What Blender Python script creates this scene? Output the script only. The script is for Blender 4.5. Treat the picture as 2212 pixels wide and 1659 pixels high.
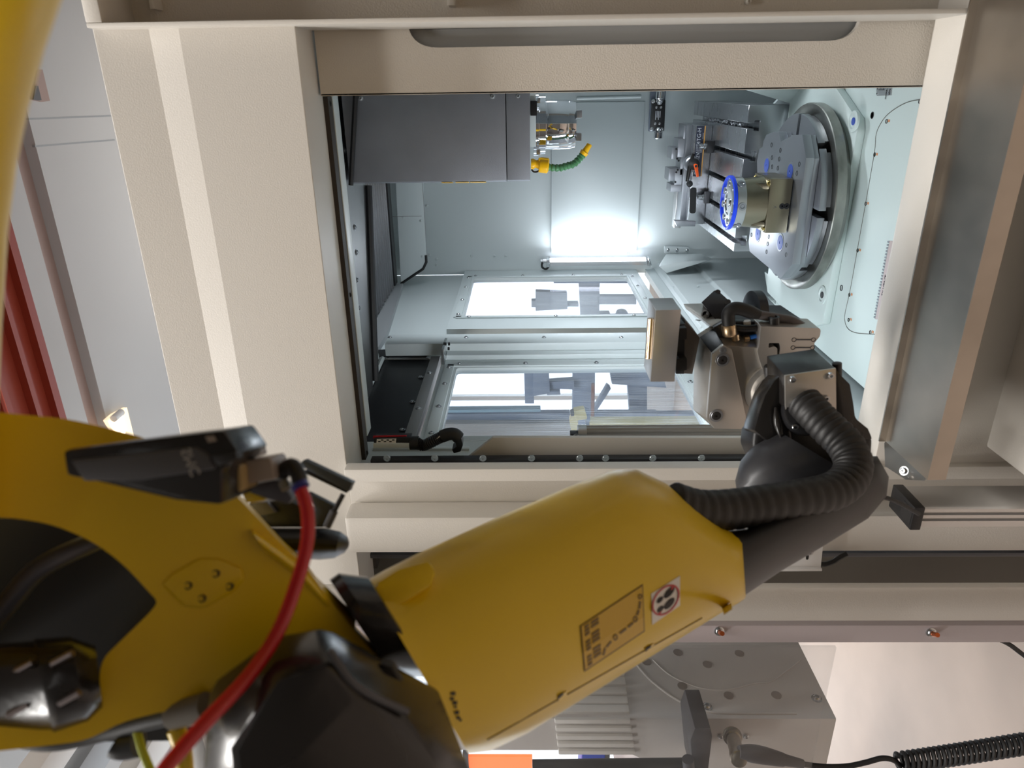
import bpy, bmesh, math, random
from mathutils import Vector as V, Matrix
from mathutils.geometry import tessellate_polygon
random.seed(3)
sc = bpy.context.scene
col = sc.collection
for o in list(bpy.data.objects): bpy.data.objects.remove(o)

# ------------------------------------------------------------------ camera, world, lights, exposure
H = 1.65                                   # eye height; all building below is relative to the eye
F_PX = 1531.4; CX, CY = 1106.0, 829.5
YAW, PITCH, ROLL = 0.395136, 0.018316, -0.007224
_cy, _sy, _cp, _sp = math.cos(YAW), math.sin(YAW), math.cos(PITCH), math.sin(PITCH)
FW = V((-_sy*_cp, _cy*_cp, _sp)); _r = V((_cy, _sy, 0)); _u = _r.cross(FW)
RT = math.cos(ROLL)*_r + math.sin(ROLL)*_u; UP = -math.sin(ROLL)*_r + math.cos(ROLL)*_u
cam_d = bpy.data.cameras.new('camera'); cam = bpy.data.objects.new('camera', cam_d); col.objects.link(cam)
X_, Y_, Z_ = -UP, RT, -FW                  # the phone was held on its side: world up points left in the frame
cam.matrix_world = Matrix(((X_.x, Y_.x, Z_.x, 0), (X_.y, Y_.y, Z_.y, 0), (X_.z, Y_.z, Z_.z, H), (0, 0, 0, 1)))
cam_d.sensor_fit = 'HORIZONTAL'; cam_d.sensor_width = 36; cam_d.lens = 36*F_PX/2212
cam_d.clip_start = 0.02; cam_d.clip_end = 100
cam_d.dof.use_dof = True; cam_d.dof.focus_distance = 1.9; cam_d.dof.aperture_fstop = 7.0
sc.camera = cam
sc.view_settings.view_transform = 'Standard'; sc.view_settings.look = 'None'
sc.view_settings.gamma = 1; sc.view_settings.use_curve_mapping = False
sc.view_settings.exposure = 0.0
world = bpy.data.worlds.new('sky'); sc.world = world; world.use_nodes = True
bg = world.node_tree.nodes['Background']; bg.inputs[0].default_value = (0.86, 0.93, 1, 1); bg.inputs[1].default_value = 2.5

def area(name, loc, aim, sx, sy, power, colr):
    l = bpy.data.lights.new(name, 'AREA'); l.shape = 'RECTANGLE'; l.size = sx; l.size_y = sy; l.energy = power; l.color = colr
    o = bpy.data.objects.new(name, l); col.objects.link(o)
    o.location = V(loc)+V((0, 0, H)); o.rotation_euler = (V(aim)-V(loc)).to_track_quat('-Z', 'Y').to_euler()
    return o
WARM = (1, .965, .925); COOL = (.86, .93, 1)
area('ceiling_light_near', (-0.5, 0.45, 3.05), (-0.5, 0.55, 0), 2.2, .35, 104, WARM)
area('fill_rear_wall', (0.6, -3.2, 2.25), (0.6, -3.6, 0), 2.6, .3, 10, WARM)  # unseen fill, placed to brighten the rear wall for reflections
area('fill_left_high', (-2.4, -.7, 2.95), (-2.0, .6, -.6), 1.6, .3, 75, WARM)  # unseen fill added for the cover box and left columns
area('ceiling_light_far', (-0.6, 6.2, 2.2), (-.6, 5.6, 3.2), 2.4, .4, 9, WARM)
area('fill_machine_right', (0.52, 2.5, 0.1), (-.75, 2.3, -.45), .1, .6, 7.5, COOL).data.spread = math.radians(105)  # unseen fill added to brighten the lower left interior wall
area('fill_machine_front', (-.55, 1.41, .40), (-.66, 2.3, -.9), .3, .04, 8, COOL)  # fill added out of sight behind the header for the interior
hl = area('fill_left_floor', (-3.3, 2.9, 1.5), (-3.3, 2.9, -1.6), 1.6, .4, 13, (1, .93, .88)); hl.data.spread = math.radians(100)  # unseen fill added for the floor at the left

# ------------------------------------------------------------------ photo measurements -> positions
def ray(px, py): return FW - UP*((px-CX)/F_PX) - RT*((py-CY)/F_PX)
def P(px, py, ax, val):                    # point of that sight line on the plane x, y or z = val
    d = ray(px, py); return d*(val/d['XYZ'.index(ax)])
def PP(pts, ax, val): return [P(x, y, ax, val) for x, y in pts]
def C(px, py, d): return ray(px, py)*d     # point at depth d in front of the lens
def rpoly(pts, r, n=4):                    # round the corners of a 2-D outline
    out = []; m = len(pts)
    rs = r if isinstance(r, (list, tuple)) else [r]*m
    for i in range(m):
        a, b, c = V(pts[i-1]), V(pts[i]), V(pts[(i+1) % m]); q = rs[i]
        if q <= 0: out.append(tuple(b)); continue
        e1, e2 = (a-b), (c-b); k = min(q, e1.length*.48, e2.length*.48)
        p1, p2 = b+e1.normalized()*k, b+e2.normalized()*k
        for j in range(n+1):
            t = j/n; out.append(tuple(p1*(1-t)**2+b*2*t*(1-t)+p2*t*t))
    return out
def z3(*pts): return [(1400+x*.27732, 180+y*.27732) for x, y in pts]
def z8(*pts): return [(1500+x*.13562, 640+y*.13562) for x, y in pts]

# ------------------------------------------------------------------ materials
def lin(c): return tuple(((v/255+.055)/1.055)**2.4 if v > 10 else v/255/12.92 for v in c)
def mat(name, rgb, rough=.5, metal=0, bump=0, bscale=300, var=0, vscale=6, stretch=(1, 1, 1), spec=.5, emit=0, coat=0, rvar=0):
    m = bpy.data.materials.new(name); m.use_nodes = True; nt = m.node_tree; b = nt.nodes['Principled BSDF']
    c = lin(rgb); b.inputs['Base Color'].default_value = (*c, 1); b.inputs['Roughness'].default_value = rough
    b.inputs['Metallic'].default_value = metal; b.inputs['Specular IOR Level'].default_value = spec
    if coat: b.inputs['Coat Weight'].default_value = coat; b.inputs['Coat Roughness'].default_value = .08
    if emit: b.inputs['Emission Color'].default_value = (*c, 1); b.inputs['Emission Strength'].default_value = emit
    tc = mp = None
    if bump or var or rvar:
        tc = nt.nodes.new('ShaderNodeTexCoord'); mp = nt.nodes.new('ShaderNodeMapping'); mp.inputs['Scale'].default_value = stretch
        nt.links.new(tc.outputs['Object'], mp.inputs['Vector'])
    if bump:
        n = nt.nodes.new('ShaderNodeTexNoise'); n.inputs['Scale'].default_value = bscale; n.inputs['Detail'].default_value = 1
        nt.links.new(mp.outputs[0], n.inputs['Vector'])
        bp = nt.nodes.new('ShaderNodeBump'); bp.inputs['Strength'].default_value = bump; bp.inputs['Distance'].default_value = .002
        nt.links.new(n.outputs['Fac'], bp.inputs['Height']); nt.links.new(bp.outputs[0], b.inputs['Normal'])
    if var or rvar:
        n = nt.nodes.new('ShaderNodeTexNoise'); n.inputs['Scale'].default_value = vscale; n.inputs['Detail'].default_value = 3
        nt.links.new(mp.outputs[0], n.inputs['Vector'])
        if var:
            r = nt.nodes.new('ShaderNodeValToRGB')
            r.color_ramp.elements[0].position = .3; r.color_ramp.elements[1].position = .7
            r.color_ramp.elements[0].color = (*(v*(1-var) for v in c), 1); r.color_ramp.elements[1].color = (*(min(1, v*(1+var)) for v in c), 1)
            nt.links.new(n.outputs['Fac'], r.inputs[0]); nt.links.new(r.outputs[0], b.inputs['Base Color'])
        if rvar:
            q = nt.nodes.new('ShaderNodeMapRange'); q.inputs['To Min'].default_value = max(.02, rough-rvar); q.inputs['To Max'].default_value = rough+rvar
            nt.links.new(n.outputs['Fac'], q.inputs[0]); nt.links.new(q.outputs[0], b.inputs['Roughness'])
    return m
BEIGE = mat('beige_powder_coat', (211, 206, 198), .42, bump=.10, bscale=420)
BEIGE_D = mat('beige_textured_coat', (206, 199, 189), .34, bump=.30, bscale=420)
INNER = mat('light_grey_green_paint', (203, 211, 211), .36, bump=.06, bscale=350)
CAST = mat('pale_green_cast_paint', (214, 226, 222), .3, bump=.05, bscale=60)
GREYP = mat('grey_paint', (156, 159, 161), .45, bump=.08, bscale=400)
CEILP = mat('ceiling_paint', (196, 195, 193), .75, bump=.1, bscale=50)
WHITEP = mat('white_wall_paint', (226, 226, 226), .75, bump=.1, bscale=50)
HALLW = mat('grey_hall_wall', (120, 118, 114), .8, bump=.1, bscale=50)
YELLOW = mat('yellow_robot_paint', (222, 187, 14), .36, bump=.015, bscale=120, coat=.08)
BLACK = mat('black_plastic', (24, 24, 26), .42, bump=.03)
BLACKG = mat('glossy_black_plastic', (34, 32, 31), .22, bump=.05, bscale=220)
RUBBER = mat('black_rubber', (28, 28, 29), .55)
DGREY = mat('dark_grey_plastic', (72, 72, 76), .45)
STEEL = mat('machined_steel', (160, 163, 168), .36, metal=.85, rvar=.04, vscale=12)
STEELX = mat('ground_steel', (178, 180, 184), .26, metal=.95, rvar=.06, vscale=10, stretch=(1, 5, 1))
GRIPST = mat('nickel_plated_steel', (192, 188, 182), .3, metal=.72, rvar=.06, vscale=20)
ALU = mat('milled_aluminium', (206, 206, 206), .36, metal=.9)
STAIN = mat('brushed_stainless', (182, 174, 164), .34, metal=1, rvar=.12, vscale=7, var=.14, stretch=(1.3, 1, 1))
SPINDLE = mat('grey_metallic_coat', (150, 152, 158), .45, metal=.55, bump=.22, bscale=700, var=.08, vscale=9)
CHROME = mat('polished_chrome', (226, 226, 228), .07, metal=1)
BRASSY = mat('bronze_grey_steel', (150, 142, 122), .3, metal=1, rvar=.08, vscale=18)
RUSTY = mat('oil_stained_steel', (146, 146, 140), .34, metal=.9, var=.3, vscale=14, stretch=(1, 1, 2))
ZINC = mat('zinc_plated_bolt', (200, 202, 204), .25, metal=1)
COPPER = mat('copper_stud', (190, 104, 62), .35, metal=1)
BLUE = mat('blue_anodised', (22, 66, 225), .35)
BLUEC = mat('blue_plastic_cap', (62, 88, 178), .4)
GREEN = mat('green_hose_plastic', (78, 132, 88), .4)
HYEL = mat('yellow_hose_plastic', (250, 190, 8), .35)
ORANGE = mat('orange_lever', (255, 96, 16), .35)
RED = mat('red_tube', (176, 22, 26), .25)
REDBEAM = mat('red_oxide_paint', (158, 62, 42), .5, bump=.05, bscale=50)
BROWN = mat('brown_paint_and_shade', (176, 152, 143), .7)
NAVY = mat('navy_label', (42, 48, 66), .4)
WHITE = mat('white_plastic', (232, 230, 226), .5)
CREAM = mat('cream_plastic', (232, 214, 150), .45)
TAN = mat('tan_fitting', (150, 128, 84), .45)
TAUPE = mat('taupe_fitting', (140, 128, 118), .45)
YGREEN = mat('yellow_green_wire', (160, 170, 40), .4)
CLEAR = mat('clear_fitting', (120, 116, 108), .2)
LAMP = mat('lamp_diffuser', (236, 240, 255), .5, emit=14)
LAMPW = mat('warm_tube', (255, 236, 205), .5, emit=6)
FLOORM = mat('grey_floor_coating', (204, 186, 172), .4, bump=.08, bscale=180, var=.07, vscale=3)
BINBLUE = mat('blue_bin_plastic', (42, 74, 190), .4)
GLOW = mat('orange_curtain_emissive', (255, 120, 60), .5, emit=1.2)  # light coming through the curtain is put in as emission
INK = mat('black_ink', (26, 24, 24), .6)
INKW = mat('white_ink', (210, 214, 220), .6)
INKR = mat('red_ink', (196, 60, 66), .5)
INKY = mat('yellow_label', (214, 172, 60), .45)
OLIVE = mat('olive_label', (206, 166, 30), .3)
OLIVED = mat('olive_label_print', (104, 80, 14), .4)
def pane_mat(name, tint, fac, haze):
    m = bpy.data.materials.new(name); m.use_nodes = True; nt = m.node_tree; nt.nodes.remove(nt.nodes['Principled BSDF'])
    out = nt.nodes['Material Output']; tr = nt.nodes.new('ShaderNodeBsdfTransparent'); tr.inputs[0].default_value = (*tint, 1)
    gl = nt.nodes.new('ShaderNodeBsdfGlossy'); gl.inputs['Roughness'].default_value = .05
    df = nt.nodes.new('ShaderNodeBsdfDiffuse'); df.inputs[0].default_value = (.78, .82, .86, 1)
    tc = nt.nodes.new('ShaderNodeTexCoord'); mp = nt.nodes.new('ShaderNodeMapping'); mp.inputs['Scale'].default_value = (9, 70, 3)
    n = nt.nodes.new('ShaderNodeTexNoise'); n.inputs['Scale'].default_value = 2.2; n.inputs['Detail'].default_value = 6
    mr = nt.nodes.new('ShaderNodeMapRange'); mr.inputs['From Min'].default_value = .42; mr.inputs['From Max'].default_value = .8
    mr.inputs['To Min'].default_value = haze*.3; mr.inputs['To Max'].default_value = haze*2
    nt.links.new(tc.outputs['Object'], mp.inputs[0]); nt.links.new(mp.outputs[0], n.inputs['Vector']); nt.links.new(n.outputs['Fac'], mr.inputs[0])
    m1 = nt.nodes.new('ShaderNodeMixShader'); m2 = nt.nodes.new('ShaderNodeMixShader'); m2.inputs[0].default_value = fac
    nt.links.new(mr.outputs[0], m1.inputs[0]); nt.links.new(tr.outputs[0], m1.inputs[1]); nt.links.new(df.outputs[0], m1.inputs[2])
    nt.links.new(m1.outputs[0], m2.inputs[1]); nt.links.new(gl.outputs[0], m2.inputs[2]); nt.links.new(m2.outputs[0], out.inputs['Surface'])
    return m
PANE = pane_mat('scratched_polycarbonate', (.92, .95, .98), .05, .16)
SHEET = pane_mat('guard_polycarbonate', (.93, .93, .93), .07, .03)

# ------------------------------------------------------------------ mesh building
class M:
    def __init__(s): s.b = bmesh.new()
    def face(s, pts): return s.b.faces.new([s.b.verts.new(p) for p in pts])
    def box(s, x0, x1, y0, y1, z0, z1):
        v = [s.b.verts.new((x, y, z)) for z in (z0, z1) for y in (y0, y1) for x in (x0, x1)]
        for f in ((0, 1, 3, 2), (4, 6, 7, 5), (0, 4, 5, 1), (1, 5, 7, 3), (3, 7, 6, 2), (2, 6, 4, 0)): s.b.faces.new([v[i] for i in f])
        return s
    def loft(s, rings, caps=True, close=True):
        vs = [[s.b.verts.new(p) for p in r] for r in rings]; n = len(vs[0])
        for a, b in zip(vs, vs[1:]):
            for i in range(n if close else n-1):
                j = (i+1) % n; s.b.faces.new((a[i], a[j], b[j], b[i]))
        if caps: s.b.faces.new(vs[0][::-1]); s.b.faces.new(vs[-1])
        return s
    def prism(s, pts, vec):
        vec = V(vec); return s.loft([pts, [V(p)+vec for p in pts]])
    def holed(s, outline, holes, vec):
        vec = V(vec); polys = [[V(p) for p in outline]]+[[V(p) for p in h] for h in holes]; flat = [p for q in polys for p in q]
        a = [s.b.verts.new(p) for p in flat]; c = [s.b.verts.new(p+vec) for p in flat]
        for t in tessellate_polygon(polys):
            try: s.b.faces.new([a[i] for i in t]); s.b.faces.new([c[i] for i in reversed(t)])
            except ValueError: pass
        k = 0
        for q in polys:
            n = len(q)
            for i in range(n):
                j = (i+1) % n; s.b.faces.new((a[k+i], a[k+j], c[k+j], c[k+i]))
            k += n
        return s
    def tube(s, path, rad, n=12, caps=True):
        path = [V(p) for p in path]; rings = []; up = None
        for i, p in enumerate(path):
            t = (path[min(i+1, len(path)-1)]-path[max(i-1, 0)]).normalized()
            if up is None: up = t.orthogonal().normalized()
            up = (up-t*up.dot(t)).normalized(); side = t.cross(up)
            r = rad[i] if isinstance(rad, (list, tuple)) else rad
            rings.append([p+(up*math.cos(a)+side*math.sin(a))*r for a in (2*math.pi*k/n for k in range(n))])
        return s.loft(rings, caps)
    def lathe(s, o, axis, prof, n=32, caps=True):
        o, axis = V(o), V(axis).normalized(); e1 = axis.orthogonal().normalized(); e2 = axis.cross(e1)
        return s.loft([[o+axis*h+(e1*math.cos(a)+e2*math.sin(a))*max(r, 1e-5) for a in (2*math.pi*k/n for k in range(n))] for h, r in prof], caps)
    def hull(s, pts):
        v = [s.b.verts.new(p) for p in pts]; r = bmesh.ops.convex_hull(s.b, input=v)
        dead = [g for g in set(r['geom_interior']+r['geom_unused']) if isinstance(g, bmesh.types.BMVert)]
        bmesh.ops.delete(s.b, geom=dead, context='VERTS'); return s
    def make(s, name, m, parent=None, bev=0, seg=2, smooth=40, **tags):
        b = s.b; bmesh.ops.remove_doubles(b, verts=b.verts, dist=1e-6); bmesh.ops.recalc_face_normals(b, faces=b.faces)
        if bev:
            es = [e for e in b.edges if len(e.link_faces) == 2 and e.calc_face_angle(0) > .45]
            bmesh.ops.bevel(b, geom=es, offset=bev, segments=seg, affect='EDGES', clamp_overlap=True, profile=.6)
        if parent is None:
            xs = [v.co for v in b.verts]; org = V(((min(v.x for v in xs)+max(v.x for v in xs))/2, (min(v.y for v in xs)+max(v.y for v in xs))/2, min(v.z for v in xs)))
        else: org = V(parent['_o'])
        for v in b.verts: v.co -= org
        me = bpy.data.meshes.new(name); b.to_mesh(me); b.free(); me.materials.append(m)
        if smooth:
            me.polygons.foreach_set('use_smooth', [True]*len(me.polygons)); me.set_sharp_from_angle(angle=math.radians(smooth))
        o = bpy.data.objects.new(name, me); col.objects.link(o)
        if parent is None: o.location = org+V((0, 0, H))
        else: o.parent = parent
        o['_o'] = tuple(org); tag(o, **tags); return o
def tag(o, label=None, cat=None, group=None, kind=None):
    for k, v in (('label', label), ('category', cat), ('group', group), ('kind', kind)):
        if v: o[k] = v
    return o
def thing(name, label, cat, loc, group=None):
    o = bpy.data.objects.new(name, None); o.empty_display_size = .05; col.objects.link(o); o.location = V(loc)+V((0, 0, H)); o['_o'] = tuple(V(loc))
    return tag(o, label, cat, group)
def piece(src, name, parent, loc, rot=None):     # a copy of a part sharing its mesh, at another place
    o = src.copy(); o.name = name; col.objects.link(o); o.parent = parent; o.location = V(loc)-V(parent['_o'])
    if rot is not None: o.rotation_euler = rot
    return o
_protos = {}
def screws(parent, pts, axis, r=.006, m=None, name='screw', style='pan'):
    """Screw heads: one mesh per size and direction, copied."""
    m = m or ZINC; axis = V(axis).normalized()
    for p in pts:
        key = (round(r, 4), tuple(round(a, 2) for a in axis), m.name, style)
        if key not in _protos:
            q = M()
            if style == 'pan': q.lathe((0, 0, 0), axis, [(0, r*1.35), (r*.12, r*1.35), (r*.16, r), (r*.5, r*.95), (r*.8, r*.6), (r*.8, r*.42), (r*.35, r*.36)], 12)
            elif style == 'cap': q.lathe((0, 0, 0), axis, [(0, r), (r*1.1, r), (r*1.2, r*.9), (r*1.2, r*.5), (r*.5, r*.5)], 14)
            elif style == 'csk': q.lathe((0, 0, 0), axis, [(0, r*1.3), (r*.1, r*1.25), (r*.1, r), (r*.16, r*.95), (r*.16, r*.4), (-r*.2, r*.35)], 16)
            elif style == 'hole': q.lathe((0, 0, 0), axis, [(-.001, r), (.0006, r), (.0006, r*.8), (-.0005, r*.75)], 16)
            b = q.b; bmesh.ops.recalc_face_normals(b, faces=b.faces); me = bpy.data.meshes.new(name); b.to_mesh(me); b.free(); me.materials.append(m)
            me.polygons.foreach_set('use_smooth', [True]*len(me.polygons)); me.set_sharp_from_angle(angle=.7); _protos[key] = me
        o = bpy.data.objects.new(name, _protos[key]); col.objects.link(o); o.parent = parent; o.location = V(p)-V(parent['_o'])
def text(parent, s, loc, ux, uy, size, m, name='lettering', depth=.0003):
    c = bpy.data.curves.new(name, 'FONT'); c.body = s; c.size = size; c.extrude = depth; c.align_x = 'CENTER'; c.align_y = 'CENTER'; c.resolution_u = 3
    f = bpy.data.objects.new(name, c); col.objects.link(f); me = bpy.data.meshes.new_from_object(f.evaluated_get(bpy.context.evaluated_depsgraph_get()))
    bpy.data.objects.remove(f); me.materials.clear(); me.materials.append(m); me.name = name
    o = bpy.data.objects.new(name, me); col.objects.link(o); o.parent = parent
    ux = V(ux).normalized(); uy = V(uy); uy = (uy-ux*uy.dot(ux)).normalized(); n = ux.cross(uy); l = V(loc)-V(parent['_o'])
    o.matrix_local = Matrix(((ux.x, uy.x, n.x, l.x), (ux.y, uy.y, n.y, l.y), (ux.z, uy.z, n.z, l.z), (0, 0, 0, 1)))
    return o
def spline(pts, n=8):                      # smooth curve through points (and radii when 4-tuples)
    pts = [tuple(p) for p in pts]; out = []
    for i in range(len(pts)-1):
        p0, p1, p2, p3 = pts[max(i-1, 0)], pts[i], pts[i+1], pts[min(i+2, len(pts)-1)]
        for k in range(n):
            t = k/n; out.append(tuple(.5*(2*b+(c-a)*t+(2*a-5*b+4*c-d)*t*t+(3*b-a-3*c+d)*t**3) for a, b, c, d in zip(p0, p1, p2, p3)))
    out.append(pts[-1]); return out

# ================================================================== the hall
ST = dict(kind='structure')
FL = -H; CE = 3.2
M().box(-6, 4, -4, 7.2, FL-.1, FL).make('floor', FLOORM, **ST)
yA = P(125, 500, 'Z', CE).y; zR = CE+.12; yB = P(74, 500, 'Z', CE).y+.02; zB = P(101, 500, 'Y', yA).z
ceil = M().box(-6, 4, yA, 7.2, CE, CE+.3).make('ceiling', CEILP, **ST)
M().box(-6, 4, -4, yB, CE, CE+.3).make('ceiling_slab', CEILP, ceil)
M().box(-6, 4, yB-.01, yA+.01, zB, CE+.3).make('ceiling_recess', BROWN, ceil)  # shade of the recess put in as a brown colour
for k, (a, b) in enumerate((((62, 257), (240, 250)), ((76, 316), (248, 302)))):
    p, q = P(*a, 'Z', CE-.0005), P(*b, 'Z', CE-.0005); w = V((.006, 0, 0)); M().face([p-w, p+w, q+w, q-w]); m_ = M(); m_.prism([p-w, p+w, q+w, q-w], (0, 0, .02)).make('joint', GREYP, ceil)
wx0, wx1, wz0, wz1 = -5.2, -1.1, -1.35, 1.7
M().box(-6, wx0, 7.2, 7.3, FL, CE+.3).box(wx1, 4, 7.2, 7.3, FL, CE+.3).box(wx0, wx1, 7.2, 7.3, FL, wz0).box(wx0, wx1, 7.2, 7.3, wz1, CE+.3).make('wall_back', WHITEP, **ST)
wb = M()
for x in (wx0, -3.2, -2.52, wx1-.05): wb.box(x, x+.05, 7.2, 7.27, wz0, wz1)
for z in (wz0, wz1-.05): wb.box(wx0, wx1, 7.2, 7.27, z, z+.05)
wb = wb.make('window_2', WHITE, **ST)
M().box(wx0, wx1, 7.23, 7.235, wz0, wz1).make('pane', pane_mat('window_glass', (.98, .99, 1), .03, .01), wb)
M().box(4, 4.1, -4, 7.3, FL, CE+.3).make('wall_right', HALLW, **ST)
M().box(-6, 4, -4.1, -4, FL, CE+.3).make('wall_rear', HALLW, **ST)
wl = M().box(-6.1, -6, -4, 7.3, FL, -1.1).box(-6.1, -6, -4, 7.3, 2.0, CE+.3).box(-6.1, -6, -4, 1.05, -1.1, 2).box(-6.1, -6, 6.6, 7.3, -1.1, 2).make('wall_left', WHITEP, **ST)
wn = M()
for y in (1.05, 2.9, 4.75, 6.55): wn.box(-6.08, -6.0, y, y+.05, -1.1, 2)
for z in (-1.1, .9, 1.95): wn.box(-6.08, -6.0, 1.05, 6.6, z, z+.05)
wn = wn.make('window_1', WHITE, **ST)
M().box(-6.05, -6.045, 1.07, 6.58, -1.08, 1.98).make('pane', bpy.data.materials['window_glass'], wn)

b = thing('roof_beam', 'red oxide painted steel beam under the white ceiling', 'beam', (-2, 3.4, 2.1))
bz = 2.25; p0, p1, p2, p3, p4, p5 = (P(x, y, 'Z', bz).y for x, y in ((28, 500), (44, 640), (85, 760), (100, 760), (75, 895), (42, 800)))
yr = P(30, 500, 'Z', bz).y; yl = P(0, 640, 'Z', bz).y-.28
bxm = P(140, 905, 'Z', bz).x-.5
M().box(bxm, 3.9, yl, yr, bz, bz+.02).make('flange', REDBEAM, b)
M().box(bxm, 3.9, (yl+yr)/2-.01, (yl+yr)/2+.01, bz+.02, CE).make('web', REDBEAM, b)
for f in (.18, .52, .8):
    y = yl+(yr-yl)*f; M().box(bxm, 3.9, y, y+.03, bz-.035, bz+.001).make('rib', REDBEAM, b)

g = P(262, 905, 'Z', CE)
fx = thing('ceiling_light', 'lit fluorescent ceiling fitting beside the pale recess strip', 'lamp', (g.x, g.y, CE-.1))
o_ = PP([(231, 908), (246, 895), (274, 880), (290, 945), (262, 960)], 'Z', CE-.03)
M().prism(o_, (0, 0, .03)).make('reflector', mat('reflector_emissive', (255, 232, 196), .5, emit=.9), fx)  # lit look of the reflector put in as weak emission
a, c = P(245, 905, 'Z', CE-.06), P(262, 890, 'Z', CE-.06)
M().tube([a, c], .028, 10).make('end_cap', WHITE, fx)
for f in (.2, .8):
    s_ = a.lerp(c, f); M().tube([s_, s_+V((-.9, -.12, 0))], .016, 10).make('tube', LAMPW, fx)
a = PP([(80, 150), (92, 150), (108, 218), (93, 220), (70, 215)], 'Z', CE-.02)
cv = thing('ceiling_vent', 'small brown ceiling box next to the yellow arm edge', 'vent', a[0]); M().prism(a, (0, 0, .02)).make('frame', BROWN, cv)
M().prism([p.lerp(a[4], .55)-V((0, 0, .008)) for p in a], (0, 0, .01)).make('grille', DGREY, cv)
for k, (q, w) in enumerate((((140, 1620), .07), ((225, 1620), .09), ((330, 1640), .10))):
    p = P(*q, 'Z', 2.1); m_ = (BEIGE, GREYP, BEIGE)[k]
    t = thing('cable_duct', ('outermost pale cable duct on the ceiling, beyond the grey one', 'grey cable duct between two pale ones on the ceiling', 'pale cable duct on the ceiling behind the metal connector')[k], 'duct', (p.x, p.y, 2.1), 'ceiling cable ducts')
    M().box(p.x-w, p.x+w, -3, yA-.02, 2.1, 2.2).make('body', m_, t, bev=.004)
    for y in (-1, 1): M().box(p.x-.02, p.x+.02, y, y+.03, 2.2, CE).make('hanger', GREYP, t)

# ================================================================== machine enclosure (outer)
YF = 1.2; XL = -.78; YB = 3.25; XR = .62; XP = .0915
mc = thing('machining_centre', 'beige and grey machining centre enclosure with an open loading door', 'machine', (-.3, 2.2, FL))
def zat(px, py, y): return P(px, py, 'Y', y).z
z4, z3h, = zat(635, 40.5, YF), zat(381.5, 40.5, YF)
y2 = 1.208; z2 = zat(317, 40.5, y2); y1 = y2-.0045; z1 = zat(194, 37, y1)
XCL = P(1140, 1014, 'Y', YF).x             # left end of the opening
ySof = z4/ray(678.6, 39).z*ray(678.6, 39).y
prof = [(YF, z4), (YF, z3h), (y2, z2), (y1, z1), (1.6, z1), (1.6, z4+.12), (ySof, z4)]
M().loft([[V((x, y, z)) for y, z in prof] for x in (-1.75, XP+.01)]).make('header_panel', BEIGE, mc, bev=.0012, smooth=4)
screws(mc, [P(305, 480, 'Y', y1+.006), P(383.5, 848, 'Y', y1+.006)], (0, -1, 0), .006, style='csk')
zs = zat(714, 204, 1.34); zi = zat(728.5, 207, 1.38)
M().box(-1.0, P(1140, 200, 'Y', 1.3).x-.002, ySof, 1.345, zs, z4+.1).make('door_seal', mat('brown_black_seal', (52, 45, 38), .6), mc)
screws(mc, [P(708, 224, 'Y', 1.33), P(752, 637, 'Y', 1.33), P(789, 978, 'Y', 1.33)], (0, -1, 0), .005, BLACK, style='csk')
M().box(XCL, .6, 1.345, 1.385, zi, z4+.1).make('frame_edge', INNER, mc, bev=.002)
# right post with its pocket
zp1, zp2 = zat(190, 36, YF-.02), zat(222, 20, YF-.02)
yp = YF-.03
M().box(XP, XP+.007, yp, 1.288, -.75, zp1).make('post', BEIGE, mc, bev=.002)
M().box(XP+.007, .9, yp, 1.288, zp2, zp1).make('post_cap', BEIGE, mc, bev=.002)
M().box(XP+.007, .9, 1.27, 1.288, -.75, zp2).make('pocket_back', BEIGE_D, mc)
for q, w in (((342, 14), .004), ((977, 6), .006)):
    p = P(*q, 'Y', 1.262); M().box(p.x-.006, p.x+.05, 1.24, 1.27, p.z-w, p.z+w).make('tab', BEIGE, mc, bev=.002)
screws(mc, [P(1617, 3, 'Y', 1.268)], (0, -1, 0), .004, BEIGE)
# sill
yi, yo = 1.27, P(2053, 210, 'Z', P(1988, 210, 'Y', 1.27).z).y; zsill = P(1988, 210, 'Y', 1.27).z
M().loft([[V((x, y, z)) for y, z in ((yo, zsill-.05), (yo, zsill), (yi, zsill), (yi+.012, zsill-.012), (yi+.012, zsill-.3), (yo+.01, zsill-.3))] for x in (XCL, .9)]).make('sill', BEIGE, mc, bev=.004)
M().box(-.72, .9, yo+.02, yo+.06, FL+.05, zsill-.02).make('lower_front_panel', BEIGE, mc, bev=.003)
M().box(-.63, .9, 1.0, yo+.02, FL+.05, -.86).make('coolant_tank_front', BEIGE, mc, bev=.006)
# stainless tray below the sill
tr = thing('drip_tray', 'brushed stainless drip tray under the machine sill', 'tray', (-.2, 1.1, -.72))
yb_, yf_ = 1.165, 1.03
zb_ = zat(2044, 337, yb_); zf_ = zat(2207, 185, yf_)
e1, e2 = P(1905.5, 956.7, 'Y', yb_), P(2014, 1031.5, 'Y', yf_); xe = (e1.x+e2.x)/2
M().loft([[V((x, y, z)) for y, z in ((yb_, zb_), (yf_, zf_), (yf_-.002, zf_-.003), (yb_, zb_-.003))] for x in (xe, .95)]).make('chute', STAIN, tr)
M().box(xe, .95, yf_-.003, yf_, zf_-.03, zf_).make('lip', STAIN, tr)
M().box(xe, .95, yb_, yb_+.0035, zb_-.02, zb_+.012).make('back_flange', STAIN, tr)
fl = [V((xe, yb_, zb_)), V((xe, yf_, zf_)), P(1960, 1033, 'Y', 1.07), P(1915, 1004, 'Y', 1.12)]
M().prism(fl, (-.003, 0, .002)).make('end_flap', STAIN, tr)
screws(tr, [P(1958, 1017, 'Y', 1.075)+V((0, 0, .004))], (.3, -.5, .8), .006)

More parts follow.
